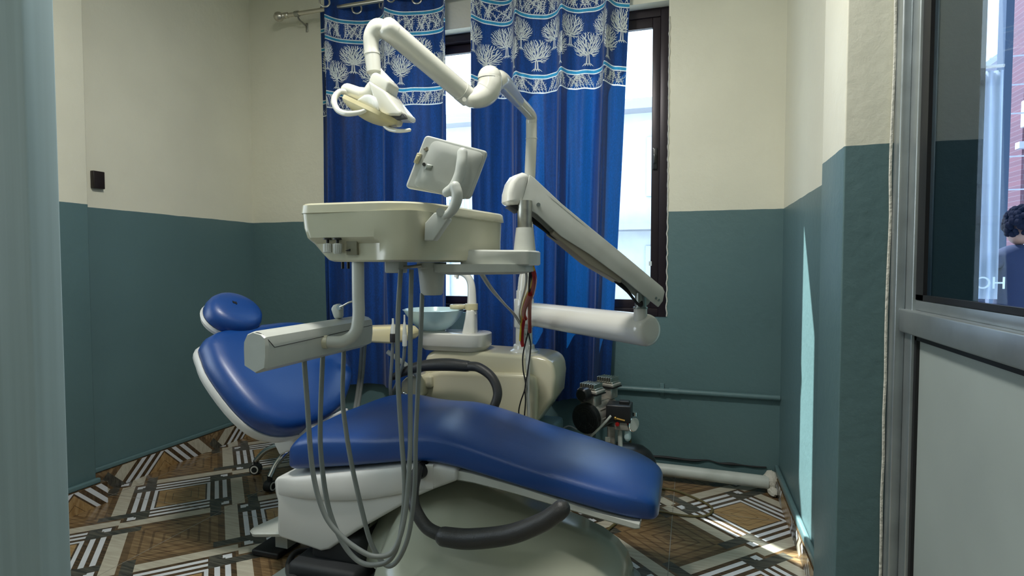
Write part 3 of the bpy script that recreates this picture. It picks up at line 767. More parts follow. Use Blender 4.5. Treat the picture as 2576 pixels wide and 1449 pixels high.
J = [(0, 0, .88), (0, 0, 1.05), (0, .01, 1.25), (0, .01, 1.38), (0, 0, 1.45), (-.19, 0, 1.32), (-.25, 0, 1.08), (-.24, -.06, .86), (.19, 0, 1.32), (.25, 0, 1.08), (.24, -.06, .86),
     (-.10, 0, .82), (-.11, 0, .45), (-.11, .02, .08), (-.11, -.10, .04), (.10, 0, .82), (.11, 0, .45), (.11, .02, .08), (.11, -.10, .04)]
Ed = [(0, 1), (1, 2), (2, 3), (3, 4), (3, 5), (5, 6), (6, 7), (3, 8), (8, 9), (9, 10), (0, 11), (11, 12), (12, 13), (13, 14), (0, 15), (15, 16), (16, 17), (17, 18)]
Rr = [(.15, .11), (.14, .10), (.16, .11), (.11, .09), .055, .065, .05, .035, .065, .05, .035, .085, .06, .04, .04, .085, .06, .04, .04]
skinned('body', [(px_ + a, py_ + b, gz + c) for a, b, c in J], Ed, Rr, M_cloth, ps)
bm = B(); sphere(bm, (px_, py_ + .01, gz + 1.56), .10, .78, .95, 1.15); sphere(bm, (px_, py_ + .100, gz + 1.55), .016, .8, 1, 1.3); sphere(bm, (px_ - .078, py_, gz + 1.55), .022, .4, .8, 1.2); sphere(bm, (px_ + .078, py_, gz + 1.55), .022, .4, .8, 1.2)
obj('head', bm, M_skin, ps)
for sx in (-1, 1):
    bm = B(); sphere(bm, (px_ + sx * .245, py_ - .06, gz + .85), .034, 1, .6, 1.3)
    for k in range(5): tube(bm, [(px_ + sx * (.221 + .012 * k), py_ - .07, gz + .83), (px_ + sx * (.225 + .012 * k), py_ - .085, gz + .79), (px_ + sx * (.225 + .011 * k), py_ - .08, gz + .75 + .008 * abs(k - 2))], .008, 8, 3, dome=True)
    obj('hand', bm, M_skin, ps)
bm = B(); random.seed(5)
for i in range(220):
    th = random.uniform(0, 2 * PI); f = random.uniform(-.6, 1); r = math.sqrt(max(0, 1 - f * f))
    c = V((px_ + .10 * r * math.cos(th), py_ - .02 + .11 * r * math.sin(th) * (.45 if math.sin(th) > 0 else 1), gz + 1.59 + .12 * f))
    sphere(bm, c, random.uniform(.016, .03), u=7, v=5)
obj('hair', bm, M_hair, ps)
bm = B(); box(bm, -1.8, -1.1, 4.7, 4.85, -.1, 3.6); struct('wall_sunblock', bm, M_facade)  # unseen wall added to trim the sun patch on the floor
# added unseen wall that keeps the sun off the left part of the window
bm = B(); box(bm, -5.6, -3.0, 4.3, 5.2, -.1, 9)
struct('wall_sunblock_left', bm, M_facade)

# ------------------------------------------------------------------ dental chair
ch = thing('dental_chair', 'reclined dental chair with blue vinyl cushions, white side cover and dark grey armrests', 'dental chair', (-0.9, 2.0, 0))
# seat and leg cushion: (X, z bottom, z near crease, y near, y far, z far)
ST = [(-1.462, .430, .470, 1.83, 2.20, .47), (-1.455, .420, .505, 1.79, 2.24, .50), (-1.43, .418, .535, 1.765, 2.28, .53), (-1.39, .422, .563, 1.755, 2.33, .555), (-1.30, .436, .582, 1.755, 2.39, .60),
      (-1.18, .456, .592, 1.755, 2.37, .615), (-1.06, .480, .598, 1.755, 2.32, .615), (-.95, .500, .612, 1.755, 2.28, .62), (-.86, .508, .622, 1.755, 2.26, .625), (-.77, .502, .615, 1.755, 2.25, .615),
      (-.66, .485, .590, 1.757, 2.25, .59), (-.55, .464, .562, 1.76, 2.25, .562), (-.42, .440, .533, 1.765, 2.25, .533), (-.28, .414, .505, 1.77, 2.25, .50), (-.19, .398, .488, 1.78, 2.24, .480),
      (-.135, .388, .472, 1.80, 2.22, .46), (-.105, .386, .455, 1.82, 2.19, .445), (-.092, .392, .435, 1.85, 2.16, .428)]
def densify(rows, k=3):
    pts = []
    for i in range(len(rows) - 1):
        P0, P1, P2, P3 = rows[max(i - 1, 0)], rows[i], rows[i + 1], rows[min(i + 2, len(rows) - 1)]
        for j in range(k):
            t = j / k; pts.append([.5 * (2 * b + (c - a) * t + (2 * a - 5 * b + 4 * c - d) * t * t + (3 * b - a - 3 * c + d) * t ** 3) for a, b, c, d in zip(P0, P1, P2, P3)])
    pts.append(list(rows[-1])); return pts
def section(X, zb, zt, yn, yf, zf, crown=.022):
    n = 44; out = []; yc, hw = (yn + yf) / 2, (yf - yn) / 2
    for i in range(n):
        t = 2 * PI * i / n; c, s = math.cos(t), math.sin(t)
        e = .38
        y = yc + hw * math.copysign(abs(c) ** e, c)
        q = (y - yn) / (yf - yn); top = zt * (1 - q) + zf * q; zc = (zb + top) / 2; hh = (top - zb) / 2
        z = zc + hh * math.copysign(abs(s) ** e, s)
        if s > 0: z += crown * (1 - ((y - yc) / hw) ** 2) * s
        out.append(V((X, y, z)))
    return out
bm = B(); loft(bm, [section(*r) for r in densify(ST)])
obj('seat_cushion', bm, M_vinyl, ch)
# shell plate under the leg cushion
bm = B(); R_ = []
for X, zb, zt in ((-.86, .46, .506), (-.70, .452, .492), (-.55, .432, .468), (-.28, .388, .416), (-.16, .369, .396), (-.145, .372, .394)):
    R_.append([V((X, y, z)) for y, z in ((1.775, zb + .012), (1.795, zb), (2.21, zb), (2.235, zb + .012), (2.235, zt), (1.775, zt))])
loft(bm, R_); obj('leg_shell', bm, M_grey, ch)
# white side cover under the seat
def cover(yv, dy):
    o = []
    pts = [(688, 1212), (693, 1202), (720, 1199), (870, 1186), (1040, 1169), (1100, 1172), (1150, 1182), (1150, 1210), (1090, 1232), (1048, 1250), (1000, 1278), (900, 1335), (826, 1384), (806, 1388), (700, 1352), (696, 1335), (696, 1260), (690, 1240)]
    return [P(x, y, yv) for x, y in pts]
bm = B(); prism(bm, [p + V((0, .235, 0)) for p in cover(1.765, 0)], (0, .47, 0), bev=.012)
obj('seat_cover', bm, M_skirt, ch)
bm = B(); R_ = []
for k in range(25):      # the rolled upper lip of the cover
    t = k / 24; x = 700 + (1090 - 700) * t
    top = P(x, 1203 - 34 * min(1, t * 1.15), 1.765).z; bot = P(x, 1245 + 20 * math.sin(PI * min(1, t * 1.1)) - 14 * t, 1.765).z
    X = P(x, 1220, 1.765).x; d = .020 * math.sin(PI * min(1, t * 5 + .1) / 2) * (1 - max(0, t - .75) * 3.2)
    zc, hz = (top + bot) / 2, (top - bot) / 2
    R_.append([V((X, 1.767 - d * max(0, math.cos(a)) ** .6 + .02 * max(0, -math.cos(a)), zc + hz * math.sin(a))) for a in [2 * PI * j / 20 for j in range(20)]])
loft(bm, R_); obj('cover_lip', bm, M_skirt, ch)
# backrest: a wide shield on a 45 degree plane
S2 = 2 ** -.5
def BK(y, l, h=0):     # y across, l up the slope, h out of the padding
    s = -.96; x = (s - l / S2) / 2; z = s - x
    return V((x + h * S2, y, z + h * S2))
OUT = [(1.824, 1.969), (1.782, 1.90), (1.757, 1.811), (1.752, 1.66), (1.775, 1.551), (1.83, 1.487), (1.93, 1.450), (2.083, 1.442), (2.226, 1.466), (2.36, 1.53), (2.49, 1.624), (2.55, 1.75), (2.535, 1.867), (2.455, 1.952), (2.308, 1.985), (2.166, 1.990), (1.98, 1.994)]
def outline(k=3):
    n = len(OUT); o = []
    for i in range(n):
        a, b, c, d = OUT[i - 1], OUT[i], OUT[(i + 1) % n], OUT[(i + 2) % n]
        for j in range(k):
            t = j / k; o.append(tuple(.5 * (2 * q + (r - p) * t + (2 * p - 5 * q + 4 * r - s) * t * t + (3 * q - p - 3 * r + s) * t ** 3) for p, q, r, s in zip(a, b, c, d)))
    return o
def pad(bm, out, fn, levels):
    cy = sum(p[0] for p in out) / len(out); cl = sum(p[1] for p in out) / len(out)
    loft(bm, [[fn(cy + (y - cy) * s, cl + (l - cl) * s, h) for y, l in out] for s, h in levels])
bm = B(); pad(bm, outline(), BK, [(.97, -.075), (.995, -.06), (1.0, -.035), (.995, -.015), (.97, .005), (.92, .018), (.82, .027), (.6, .030), (.3, .026), (.05, .024)])
obj('backrest_cushion', bm, M_vinyl, ch)
bm = B(); pad(bm, outline(), BK, [(1.0, -.068), (1.012, -.085), (.99, -.105), (.9, -.125), (.6, -.14)])
obj('backrest_shell', bm, M_skirt, ch)
# head cushion
HC, HA, HB_ = (2.015, 2.055), .138, .108
hout = [(HC[0] + HA * math.cos(t) * .98 + .0 * math.sin(t), HC[1] + HB_ * math.sin(t)) for t in [2 * PI * i / 36 for i in range(36)]]
def HD(y, l, h=0): return BK(y, l, h + .035 + .12 * 0)
bm = B(); pad(bm, hout, HD, [(.90, -.05), (.98, -.04), (1.0, -.02), (.98, .0), (.90, .018), (.75, .028), (.45, .033), (.08, .034)])
hd = obj('headrest_cushion', bm, M_vinyl, ch)
bm = B(); pad(bm, hout, HD, [(.98, -.045), (1.0, -.058), (.9, -.078), (.5, -.09)])
obj('headrest_shell', bm, M_skirt, ch)
bm = B(); q = HD(2.00, 2.075, .0342)
pts = [V((q.x, q.y, q.z)) + V((-S2, 0, S2)) * a + V((0, 1, 0)) * b for a, b in ((.012, -.006), (.004, .004), (.006, .010), (-.006, .008), (-.012, .002), (-.004, -.004), (0, -.012))]
prism(bm, pts, V((S2, 0, S2)) * .003); obj('tear', bm, M_black, ch, label='small dark tear in the head cushion')
bm = B(); tube(bm, [BK(2.05, 1.75, -.12), BK(2.03, 1.98, -.10), BK(2.02, 2.05, -.045)], .018, 12, 6); obj('headrest_bar', bm, M_chrome, ch)
bm = B(); prism(bm, [P(x, y, 2.12) for x, y in ((745, 1088), (765, 1068), (828, 1045), (832, 1088), (760, 1120))], (0, .30, 0), bev=.01); obj('backrest_hinge', bm, M_skirt, ch)
# lift and floor base
bm = B(); R_ = []
for X, hz, yo, zf_ in ((-1.16, .20, .34, .12), (-1.14, .26, .33, .10), (-1.08, .32, .31, .08), (-1.03, .345, .24, .04), (-.99, .36, .12, .035), (-.95, .37, .04, .035), (-.86, .375, 0.01, .035), (-.76, .370, 0, .035), (-.64, .335, 0, .035), (-.50, .300, 0, .035), (-.38, .270, .0, .035), (-.30, .240, .01, .035), (-.245, .205, .03, .035), (-.21, .165, .06, .035), (-.19, .11, .10, .035), (-.185, .06, .13, .036)):
    q = [(1.485 + yo, zf_), (1.49 + yo, zf_ + (hz - zf_) * .25), (1.505 + yo, zf_ + (hz - zf_) * .45), (1.545 + yo, zf_ + (hz - zf_) * .62), (1.60 + yo * .9, zf_ + (hz - zf_) * .70), (1.72 + yo * .6, zf_ + (hz - zf_) * .84), (1.86, zf_ + (hz - zf_) * .95), (1.96, hz), (2.08, hz - .01), (2.13 - yo * .5, zf_ + (hz - zf_) * .6), (2.16 - yo * .5, zf_ + (hz - zf_) * .2), (2.16 - yo * .5, zf_)]
    R_.append([V((X, y, z)) for y, z in q])
loft(bm, R_); obj('base', bm, M_base, ch, ang=50)
bm = B(); R_ = []
for z, e in ((.002, 0), (.03, 0), (.036, .006)): R_.append([V((p.x, p.y, z)) for p in rpoly([(-1.50 + e, 1.60 + e, 0), (-.16 - e, 1.46 + e, 0), (-.16 - e, 2.22 - e, 0), (-1.46 + e, 2.22 - e, 0)], .12)])
loft(bm, R_); obj('floor_plate', bm, mat('grey_green_enamel', (0.16, 0.19, 0.18), .3), ch)
bm = B(); box(bm, -1.42, -1.13, 1.72, 2.08, .036, .10, bev=.02); box(bm, -1.36, -1.14, 1.78, 2.02, .09, .20, bev=.02); obj('hinge_block', bm, M_dark, ch)
bm = B(); tube(bm, [P(790, 1386, 1.92), P(745, 1390, 1.86), P(726, 1420, 1.80), P(735, 1452, 1.72), P(790, 1475, 1.66)], .012, 12, 8); obj('base_hose', bm, M_dgrey, ch)
# armrests
def armrest(pts, rads, rads2, name='armrest'):
    bm = B(); tube(bm, pts[:5], rads, 18, 8, dome=True); f = obj(name, bm, M_dgrey, ch)
    bm = B(); tube(bm, pts[4:], rads2, 20, 8, dome=True); obj('armrest_grip', bm, M_dgrey, ch)
near = [P(1052, 1178, 1.74), P(1040, 1230, 1.68), P(1043, 1275, 1.64), P(1072, 1325, 1.62), P(1118, 1350, 1.61), P(1180, 1356, 1.60), P(1280, 1345, 1.58), P(1360, 1316, 1.57), P(1398, 1292, 1.57), P(1412, 1280, 1.575)]
armrest(near, [.018, .019, .0195, .0205, .021], [.030, .031, .029, .0275, .0265, .026])
bm = B(); c = P(1055, 1187, 1.75); lathe(bm, [(0, -.02), (.022, -.018), (.026, 0), (.026, .04)], c, (0, 1, 0)); obj('armrest_pivot', bm, M_black, ch)
far = [P(1238, 1036, 2.38), P(1252, 990, 2.39), P(1238, 950, 2.40), P(1205, 925, 2.41), P(1175, 921, 2.42), P(1120, 917, 2.42), P(1060, 921, 2.42), P(1020, 934, 2.42), P(990, 948, 2.42), P(985, 951, 2.42)]
armrest(far, [.021, .021, .021, .022, .022], [.026, .030, .026, .021, .016, .012])
# foot pedal
ft = thing('foot_control', 'grey two-plate foot pedal on the tiles behind the white seat cover', 'foot pedal', (P(690, 1335, 1.95).x - .02, 1.95, 0))
c = ORIG[ft]
bm = B(); box(bm, c.x - .035, c.x + .10, c.y - .075, c.y + .075, .001, .026, bev=.008); obj('pedal_base', bm, M_black, ft)
bm = B(); R_ = []
for h, e in ((0, .004), (.012, 0), (.018, .006)): R_.append([V((c.x - .055 + p.x + e * 0, c.y + p.y, .085 + h + .15 * p.x)) for p in rpoly([(e, -.06 + e, 0), (.05, -.10 + e, 0), (.22 - e, -.10 + e, 0), (.22 - e, .10 - e, 0), (.05, .09 - e, 0)], .02)])
loft(bm, R_); box(bm, c.x + .05, c.x + .11, c.y - .03, c.y + .03, .028, .10); obj('pedal_plate', bm, M_grey, ft)

# ------------------------------------------------------------------ stool behind the chair
st = thing('stool', 'dentist stool with chrome star foot on castors half hidden behind the backrest', 'stool', (-2.12, 2.72, 0))
hub = V((-2.12, 2.72, .155))
bm = B(); lathe(bm, [(.028, -.02), (.036, .0), (.036, .05), (.03, .07), (.025, .28), (.02, .33)], hub); obj('column', bm, M_chrome, st)
for k in range(5):
    a = math.radians(198 + 72 * k); d = V((math.cos(a), math.sin(a), 0)); e = hub + d * .27
    bm = B(); tube(bm, [hub + V((0, 0, .015)), hub + d * .12 + V((0, 0, .012)), hub + d * .21 + V((0, 0, -.02)), V((e.x, e.y, .075))], [.022, .019, .016, .015], 12, 6); obj('leg', bm, M_chrome, st)
    bm = B(); sd = V((-d.y, d.x, 0))
    c0 = V((e.x, e.y, .030)); lathe(bm, [(.008, -.022), (.030, -.020), (.030, .020), (.008, .022)], c0, sd, 20); tube(bm, [c0 + V((0, 0, .025)), c0 + V((0, 0, .05))], .014, 10, 1)
    wl = obj('castor', bm, M_blackp, st)
    bm = B(); lathe(bm, [(.016, -.0235), (.023, -.0235), (.023, .0235), (.016, .0235)], c0, sd, 20, cap=False); obj('wheel_ring', bm, M_white, wl)
bm = B(); c0 = hub + V((0, 0, .35)); lathe(bm, [(0, -.02), (.15, -.02), (.172, 0), (.175, .025), (.16, .045), (.10, .055), (0, .056)], c0); obj('seat', bm, M_vinyl, st)

# ------------------------------------------------------------------ cuspidor unit (side box, bowl, tap column, pole foot, assistant tray)
cu_ = thing('cuspidor_unit', 'cream side cabinet with spittoon bowl, tap column and assistant tray behind the chair', 'dental unit', (-0.88, 2.7, 0))
bm = B()
body = [P(x, y, 2.57) for x, y in ((1066, 912), (1072, 892), (1092, 881), (1130, 880), (1350, 896), (1378, 903), (1393, 920), (1397, 950), (1392, 1003), (1370, 1034), (1340, 1075), (1310, 1120), (1080, 1120), (1064, 1040))]
prism(bm, [p + V((0, .13, 0)) for p in body], (0, .26, 0), bev=.024, seg=4)
obj('cabinet_body', bm, M_box, cu_)
bm = B()
prism(bm, [P(x, y, 2.53) + V((0, .03, 0)) for x, y in ((1062, 962), (1076, 940), (1110, 934), (1322, 941), (1346, 950), (1350, 980), (1347, 1110), (1062, 1110))], (0, .07, 0), bev=.02, seg=4)
obj('front_panel', bm, M_box, cu_)
bm = B(); box(bm, -1.10, -0.62, 2.62, 2.86, .002, .42, bev=.02); obj('pedestal', bm, M_teal, cu_)
bm = B(); prism(bm, [P(x, y, 2.46) + V((0, .05, 0)) for x, y in ((1008, 962), (1022, 948), (1056, 946), (1062, 960), (1062, 996), (1040, 1018), (1018, 1010), (1008, 990))], (0, .10, 0), bev=.01)
box(bm, -1.30, -1.20, 2.50, 2.62, .60, .66, bev=.01)
obj('side_valve_box', bm, M_box, cu_)
bm = B(); tube(bm, [P(1010, 1012, 2.45), P(1010, 995, 2.44), P(1018, 988, 2.44), P(1026, 1000, 2.44)], .004, 8, 6); obj('valve_hook', bm, M_chrome, cu_); bm = B(); tube(bm, [P(1050, 1022, 2.45), P(1056, 1008, 2.44), P(1066, 1004, 2.44), P(1076, 1018, 2.44)], .005, 8, 6)
obj('valve_hook', bm, M_chrome, cu_)
bm = B(); tube(bm, [P(1058, 952, 2.47), P(1035, 930, 2.46), P(1000, 902, 2.46), P(975, 885, 2.46)], .012, 10, 4); obj('tray_arm', bm, M_white, cu_)
# platform
z0p, z1p = P(1100, 872, 2.55).z, P(1100, 838, 2.55).z
xl, xr = P(1042, 850, 2.55).x, P(1214, 850, 2.55).x
bm = B(); R_ = []
for z, e in ((z0p - .022, .02), (z0p, .003), (z0p + .005, 0), (z1p - .006, 0), (z1p, .006)): R_.append([V((p.x, p.y, z)) for p in rpoly([(xl + e, 2.545 + e, 0), (xr - e, 2.545 + e, 0), (xr - e, 2.74 - e, 0), (xl + e, 2.74 - e, 0)], .075)])
loft(bm, R_); obj('bowl_platform', bm, M_white, cu_)
bc = P(1092, 838, 2.63)
bm = B(); lathe(bm, [(.060, z1p - bc.z - .002), (.062, .012), (.050, .018)], bc, seg=40); lathe(bm, [(.064, -.004), (.066, .002), (.060, .006)], bc); obj('bowl_seat', bm, M_white, cu_)
zr = P(1092, 779, 2.63).z - bc.z
bm = B(); prof = []
for i in range(13):
    t = i / 12; prof.append((.035 + .120 * t, .012 + (zr - .012) * t ** 1.9))
outer = prof; inner = [(r - .006, z + .004) for r, z in reversed(prof)]
lathe(bm, [(0, outer[0][1])] + outer + [(.158, zr + .001), (.152, zr + .003)] + inner + [(0, inner[-1][1])], bc, seg=48, cap=False); bmesh.ops.remove_doubles(bm, verts=bm.verts, dist=1e-4)
obj('bowl', bm, M_glassbowl, cu_, label='pale blue frosted glass bowl')
bm = B(); prism(bm, [P(x, y, 2.63) for x, y in ((1152, 869), (1160, 856), (1168, 830), (1174, 800), (1177, 776), (1197, 776), (1198, 868))], (0, .065, 0), bev=.014, seg=4); obj('tap_column', bm, M_white, cu_)
bm = B(); tube(bm, [P(1187, 790, 2.63), P(1187, 745, 2.63), P(1185, 715, 2.63), P(1177, 697, 2.63), P(1163, 688, 2.63), P(1151, 688, 2.63), P(1148, 698, 2.63)], [.026, .022, .019, .017, .014, .012, .011], 18, 8)
tube(bm, [P(1150, 694, 2.63), P(1151, 702, 2.63)], .006, 8, 1); obj('tap_spout', bm, M_white, cu_)
cc = P(1153, 772, 2.63)
bm = B(); lathe(bm, [(.040, -.010), (.043, -.006), (.043, .008), (.040, .012), (.030, .012), (.030, -.010)], cc); lathe(bm, [(.032, -.014), (.032, .016)], P(1186, 772, 2.63)); obj('cup_holder', bm, M_yellowed, cu_)
# pole foot and lower pole
pc = P(1318, 880, 2.68); zt_ = P(1318, 890, 2.68).z
bm = B(); q0, q1 = P(1268, 905, 2.62), P(1346, 905, 2.62)
prism(bm, [P(x, y, 2.60) + V((0, .04, 0)) for x, y in ((1268, 888), (1345, 893), (1345, 930), (1268, 922))], (0, .12, 0), bev=.006)
lathe(bm, [(.072, -.02), (.074, 0), (.070, .018), (.055, .028), (.052, .045), (.046, .05)], (pc.x, 2.68, zt_)); obj('pole_foot', bm, M_white, cu_)
bm = B(); zhex = P(1318, 715, 2.68).z
lathe(bm, [(.043, zt_), (.041, zt_ + .2), (.038, zhex - .03)], (pc.x, 2.68, 0)); obj('main_pole', bm, M_white, cu_)
# assistant tray
bm = B(); prism(bm, [P(x, y, 2.44) for x, y in ((880, 822), (1000, 818), (1030, 822), (1041, 832), (1041, 846), (1032, 856), (1000, 861), (960, 859), (880, 854))], (0, .13, 0), bev=.02, seg=4); obj('assistant_tray', bm, mat('butter_plastic', (0.62, 0.55, 0.32), .25, coat=.3), cu_, label='yellowed butter coloured assistant tray')
bm = B(); a = P(935, 827, 2.44); box(bm, a.x, a.x + .085, 2.395, 2.43, a.z + .010, a.z + .0125, bev=.001); obj('tray_sticker', bm, mat('green_sticker', (0.10, 0.16, 0.14), .5), cu_)
# instruments hanging on the assistant tray
def hang(name, label, cat, x, y0, y1, mats, yv=2.355, hose=None, r=1.0):
    top = P(x, y0, yv); bot = P(x, y1, yv)
    t = thing(name, label, cat, tuple(bot)); L = top.z - bot.z
    bm = B(); lathe(bm, [(.0, 0), (.010 * r, .0), (.013 * r, L * .1), (.013 * r, L * .45), (.008 * r, L * .72), (.0055 * r, L * .8), (.005 * r, L)], bot, seg=18); obj('handle', bm, mats[0], t)
    bm = B(); lathe(bm, [(.0145 * r, L * .02), (.0150 * r, L * .06), (.0150 * r, L * .34), (.0135 * r, L * .38)], bot, seg=18); obj('grip_sleeve', bm, mats[1], t)
    bm = B(); tube(bm, [bot + V((0, 0, .003))] + [P(*h) for h in hose], .008, 10, 8); obj('hose', bm, M_hose, t)
    return t
hang('suction_handpiece', 'suction tube with black sleeve standing at the front of the assistant tray', 'handpiece', 989, 801, 862, (M_grey, M_black), hose=[(986, 900, 2.37), (982, 980, 2.40), (990, 1010, 2.44), (1015, 1000, 2.47)])
hang('saliva_ejector', 'slim grey saliva ejector hanging beside the pale blue bowl', 'handpiece', 1018, 792, 872, (M_grey, M_grey), yv=2.36, hose=[(1014, 910, 2.38), (1000, 960, 2.41), (985, 1000, 2.44), (1000, 1030, 2.47)], r=.75)
tb = [(912, 862, 2.50), (906, 940, 2.50), (898, 1000, 2.50), (890, 1050, 2.48), (885, 1090, 2.46)]
for dx, r in ((0, .011), (7, .008)):
    bm = B(); tube(bm, [P(x + dx, y, yv) for x, y, yv in tb], r, 10, 6); obj('tray_hose', bm, M_hose, cu_)

# ------------------------------------------------------------------ operating lamp on its pole
ol = thing('operating_lamp', 'ivory dental operating lamp on a tall pole with two jointed arms and curved handles', 'lamp', (pc.x, 2.68, zhex - .03))
pt = P(1337, 312, 2.68); pm = P(1335, 350, 2.68)
bm = B(); tube(bm, [(pc.x + .004, 2.68, zhex - .035), (pc.x + .008, 2.68, zhex + .03), (pc.x + .010, 2.68, zhex + .06), (pt.x, 2.68, pm.z)], [.037, .034, .0275, .0268], 24, 1); obj('pole', bm, M_lamp, ol)
bm = B(); lathe(bm, [(.0265, -.004), (.029, 0), (.029, .003), (.0265, .005)], (pt.x, 2.68, pm.z)); tube(bm, [(pt.x, 2.68, pm.z - .002), (pt.x, 2.68, pt.z - .01), (pt.x, 2.678, pt.z + .008), P(1334, 288, 2.655), P(1300, 250, 2.50)], .0268, 18, 8); obj('pole_bend', bm, M_lamp, ol)
bm = B(); tube(bm, [P(1303, 254, 2.51), P(1262, 205, 2.18), P(1240, 208, 2.10)], [.0275, .037, .042], 20, 4); obj('extension_arm', bm, M_lamp, ol)
ec = P(1231, 212, 2.08)
bm = B(); tube(bm, [P(1232, 196, 2.085), P(1233, 214, 2.085), P(1223, 234, 2.08), P(1204, 246, 2.06), P(1186, 250, 2.04), P(1176, 245, 2.035)], [.0455, .0462, .046, .040, .031, .028], 26, 8); obj('elbow_joint', bm, M_lamp, ol)
bm = B(); sphere(bm, P(1232, 196, 2.085), .0458, 1, 1, 1.0, 32, 20); obj('elbow_cap', bm, M_lamp, ol)
bm = B(); lathe(bm, [(.0452, -.0012), (.0464, -.0012), (.0464, .0006), (.0452, .0006)], P(1232, 200, 2.085), cap=False); obj('elbow_seam', bm, M_dgrey, ol)
A0, A1 = P(1168, 236, 2.03), P(985, 80, 1.74); D_ = (A1 - A0).normalized()
bm = B(); tube(bm, [A0, A1], [.0365, .0365], 28, 1); obj('balance_arm', bm, M_lamp, ol)
bm = B(); tube(bm, [A0 - D_ * .022, A0 + D_ * .02], .038, 28, 1, dome=False); tube(bm, [A0 - D_ * .022, A0 - D_ * .024], .03, 28, 1, dome=True); obj('lower_knuckle', bm, M_lamp, ol)
bm = B(); tube(bm, [P(1168, 250, 1.988), P(1168, 250, 1.985)], .008, 14, 1); obj('pivot_pin', bm, M_lamp, ol)
bm = B(); tube(bm, [A1 - D_ * .004, A1 + D_ * .018, A1 + D_ * .030, A1 + D_ * .038, A1 + D_ * .041], [.0372, .0372, .034, .026, .012], 28, 1); obj('upper_knuckle', bm, M_lamp, ol)
bm = B(); tube(bm, [P(968, 76, 1.73), P(950, 72, 1.72), P(935, 92, 1.715), P(934, 120, 1.715), P(936, 140, 1.715)], [.030, .032, .0275, .0255, .0255], 22, 8, dome=True); obj('neck_bend', bm, M_lamp, ol)
bm = B(); tube(bm, [P(936, 136, 1.715), P(941, 182, 1.715)], [.0265, .0245], 24, 1); tube(bm, [P(935.5, 134, 1.715), P(936, 139, 1.715)], .0280, 24, 1); obj('neck_sleeve', bm, M_lamp, ol)
def flat(pts, Y, th, bev, mat_, name, dy=0, seg=3, label=None):
    bm = B(); prism(bm, [P(x, y, Y) + V((0, dy, 0)) for x, y in pts], (0, th, 0), bev=bev, seg=seg); return obj(name, bm, mat_, ol, label=label)
flat([(928, 176), (956, 168), (964, 178), (990, 205), (1000, 222), (992, 250), (972, 244), (930, 192)], 1.725, .014, .004, M_lamp, 'neck_bracket')
flat([(943, 207), (948, 194), (958, 189), (985, 204), (993, 214), (985, 242), (940, 213)], 1.69, .075, .010, M_lamp, 'head_yoke')
# housing: bridge from side knob to the triangular cover
bm = B(); tube(bm, [P(902, 236, 1.68), P(925, 238, 1.68), P(945, 225, 1.685), P(962, 216, 1.69)], [.022, .025, .032, .036], 20, 6); obj('head_bridge', bm, M_lamp, ol)
flat([(946, 214), (988, 240), (1004, 262), (1022, 284), (1029, 290), (1027, 301), (985, 300), (966, 278), (956, 245)], 1.69, .11, .016, M_lamp, 'rear_cover', seg=4)
flat([(984, 291), (1018, 286), (1026, 299), (1000, 303)], 1.648, .012, .003, M_dgrey, 'lamp_socket_plate')
c0, c1 = P(875, 228, 1.665), P(908, 240, 1.68)
bm = B(); tube(bm, [c0, c1], [.0235, .0245], 24, 1, dome=True); obj('handle_knob', bm, M_lamp, ol)
# reflector dish: shallow curved trough tilted down to the right
bm = B(); n0, n1 = P(880, 252, 1.68), P(998, 308, 1.68); ax = (n1 - n0).normalized(); up = V((0, 1, 0)); nn = ax.cross(up).normalized(); 
if nn.z > 0: nn = -nn
mid = (n0 + n1) / 2; HL = (n1 - n0).length / 2; R_ = []
for k in range(17):
    t = -1 + 2 * k / 16; ww = .085 * (1 - abs(t) ** 3.5) ** .5 + .006; dep = .030 * (1 - t * t) + .004
    c = mid + ax * HL * t; ring = []
    for j in range(14):
        s_ = -1 + 2 * j / 13; ring.append(c + up * ww * s_ + nn * (dep * (1 - s_ * s_) ** .6 + .004))
    for j in range(14):
        s_ = 1 - 2 * j / 13; ring.append(c + up * ww * s_ * .96 - nn * .009)
    R_.append(ring)
loft(bm, R_); obj('reflector_dish', bm, M_yellowed, ol, label='yellowed shallow reflector dish')
bm = B(); prism(bm, [P(x, y, 1.665) for x, y in ((912, 262), (935, 247), (948, 245), (958, 252), (964, 268), (966, 288), (938, 276))], (0, .10, 0), bev=.012); obj('reflector_lens', bm, mat('milky_lens', (0.55, 0.58, 0.56), .15, coat=.5), ol)
bm = B(); tube(bm, [P(870, 231, 1.65), P(855, 231, 1.635), P(843, 243, 1.62), P(841, 260, 1.61), P(851, 278, 1.60), P(872, 286, 1.59), P(900, 284, 1.59), P(916, 279, 1.595), P(922, 275, 1.60)], [.009, .0095, .010, .010, .0095, .009, .008, .007, .0065], 12, 8, dome=True)
obj('curved_handle', bm, M_lamp, ol)
bm = B(); tube(bm, [P(966, 306, 1.70), P(969, 316, 1.695), P(981, 325, 1.69), P(1000, 329, 1.68), P(1018, 329, 1.68), P(1030, 327, 1.68)], [.008, .0085, .008, .007, .006, .006], 12, 8, dome=True)
obj('curved_handle', bm, M_lamp, ol)

# ------------------------------------------------------------------ instrument console on its spring arm
ic = thing('instrument_console', 'cream overhead instrument console on a thick grey spring arm above the chair', 'instrument console', (pc.x, 2.68, .93))
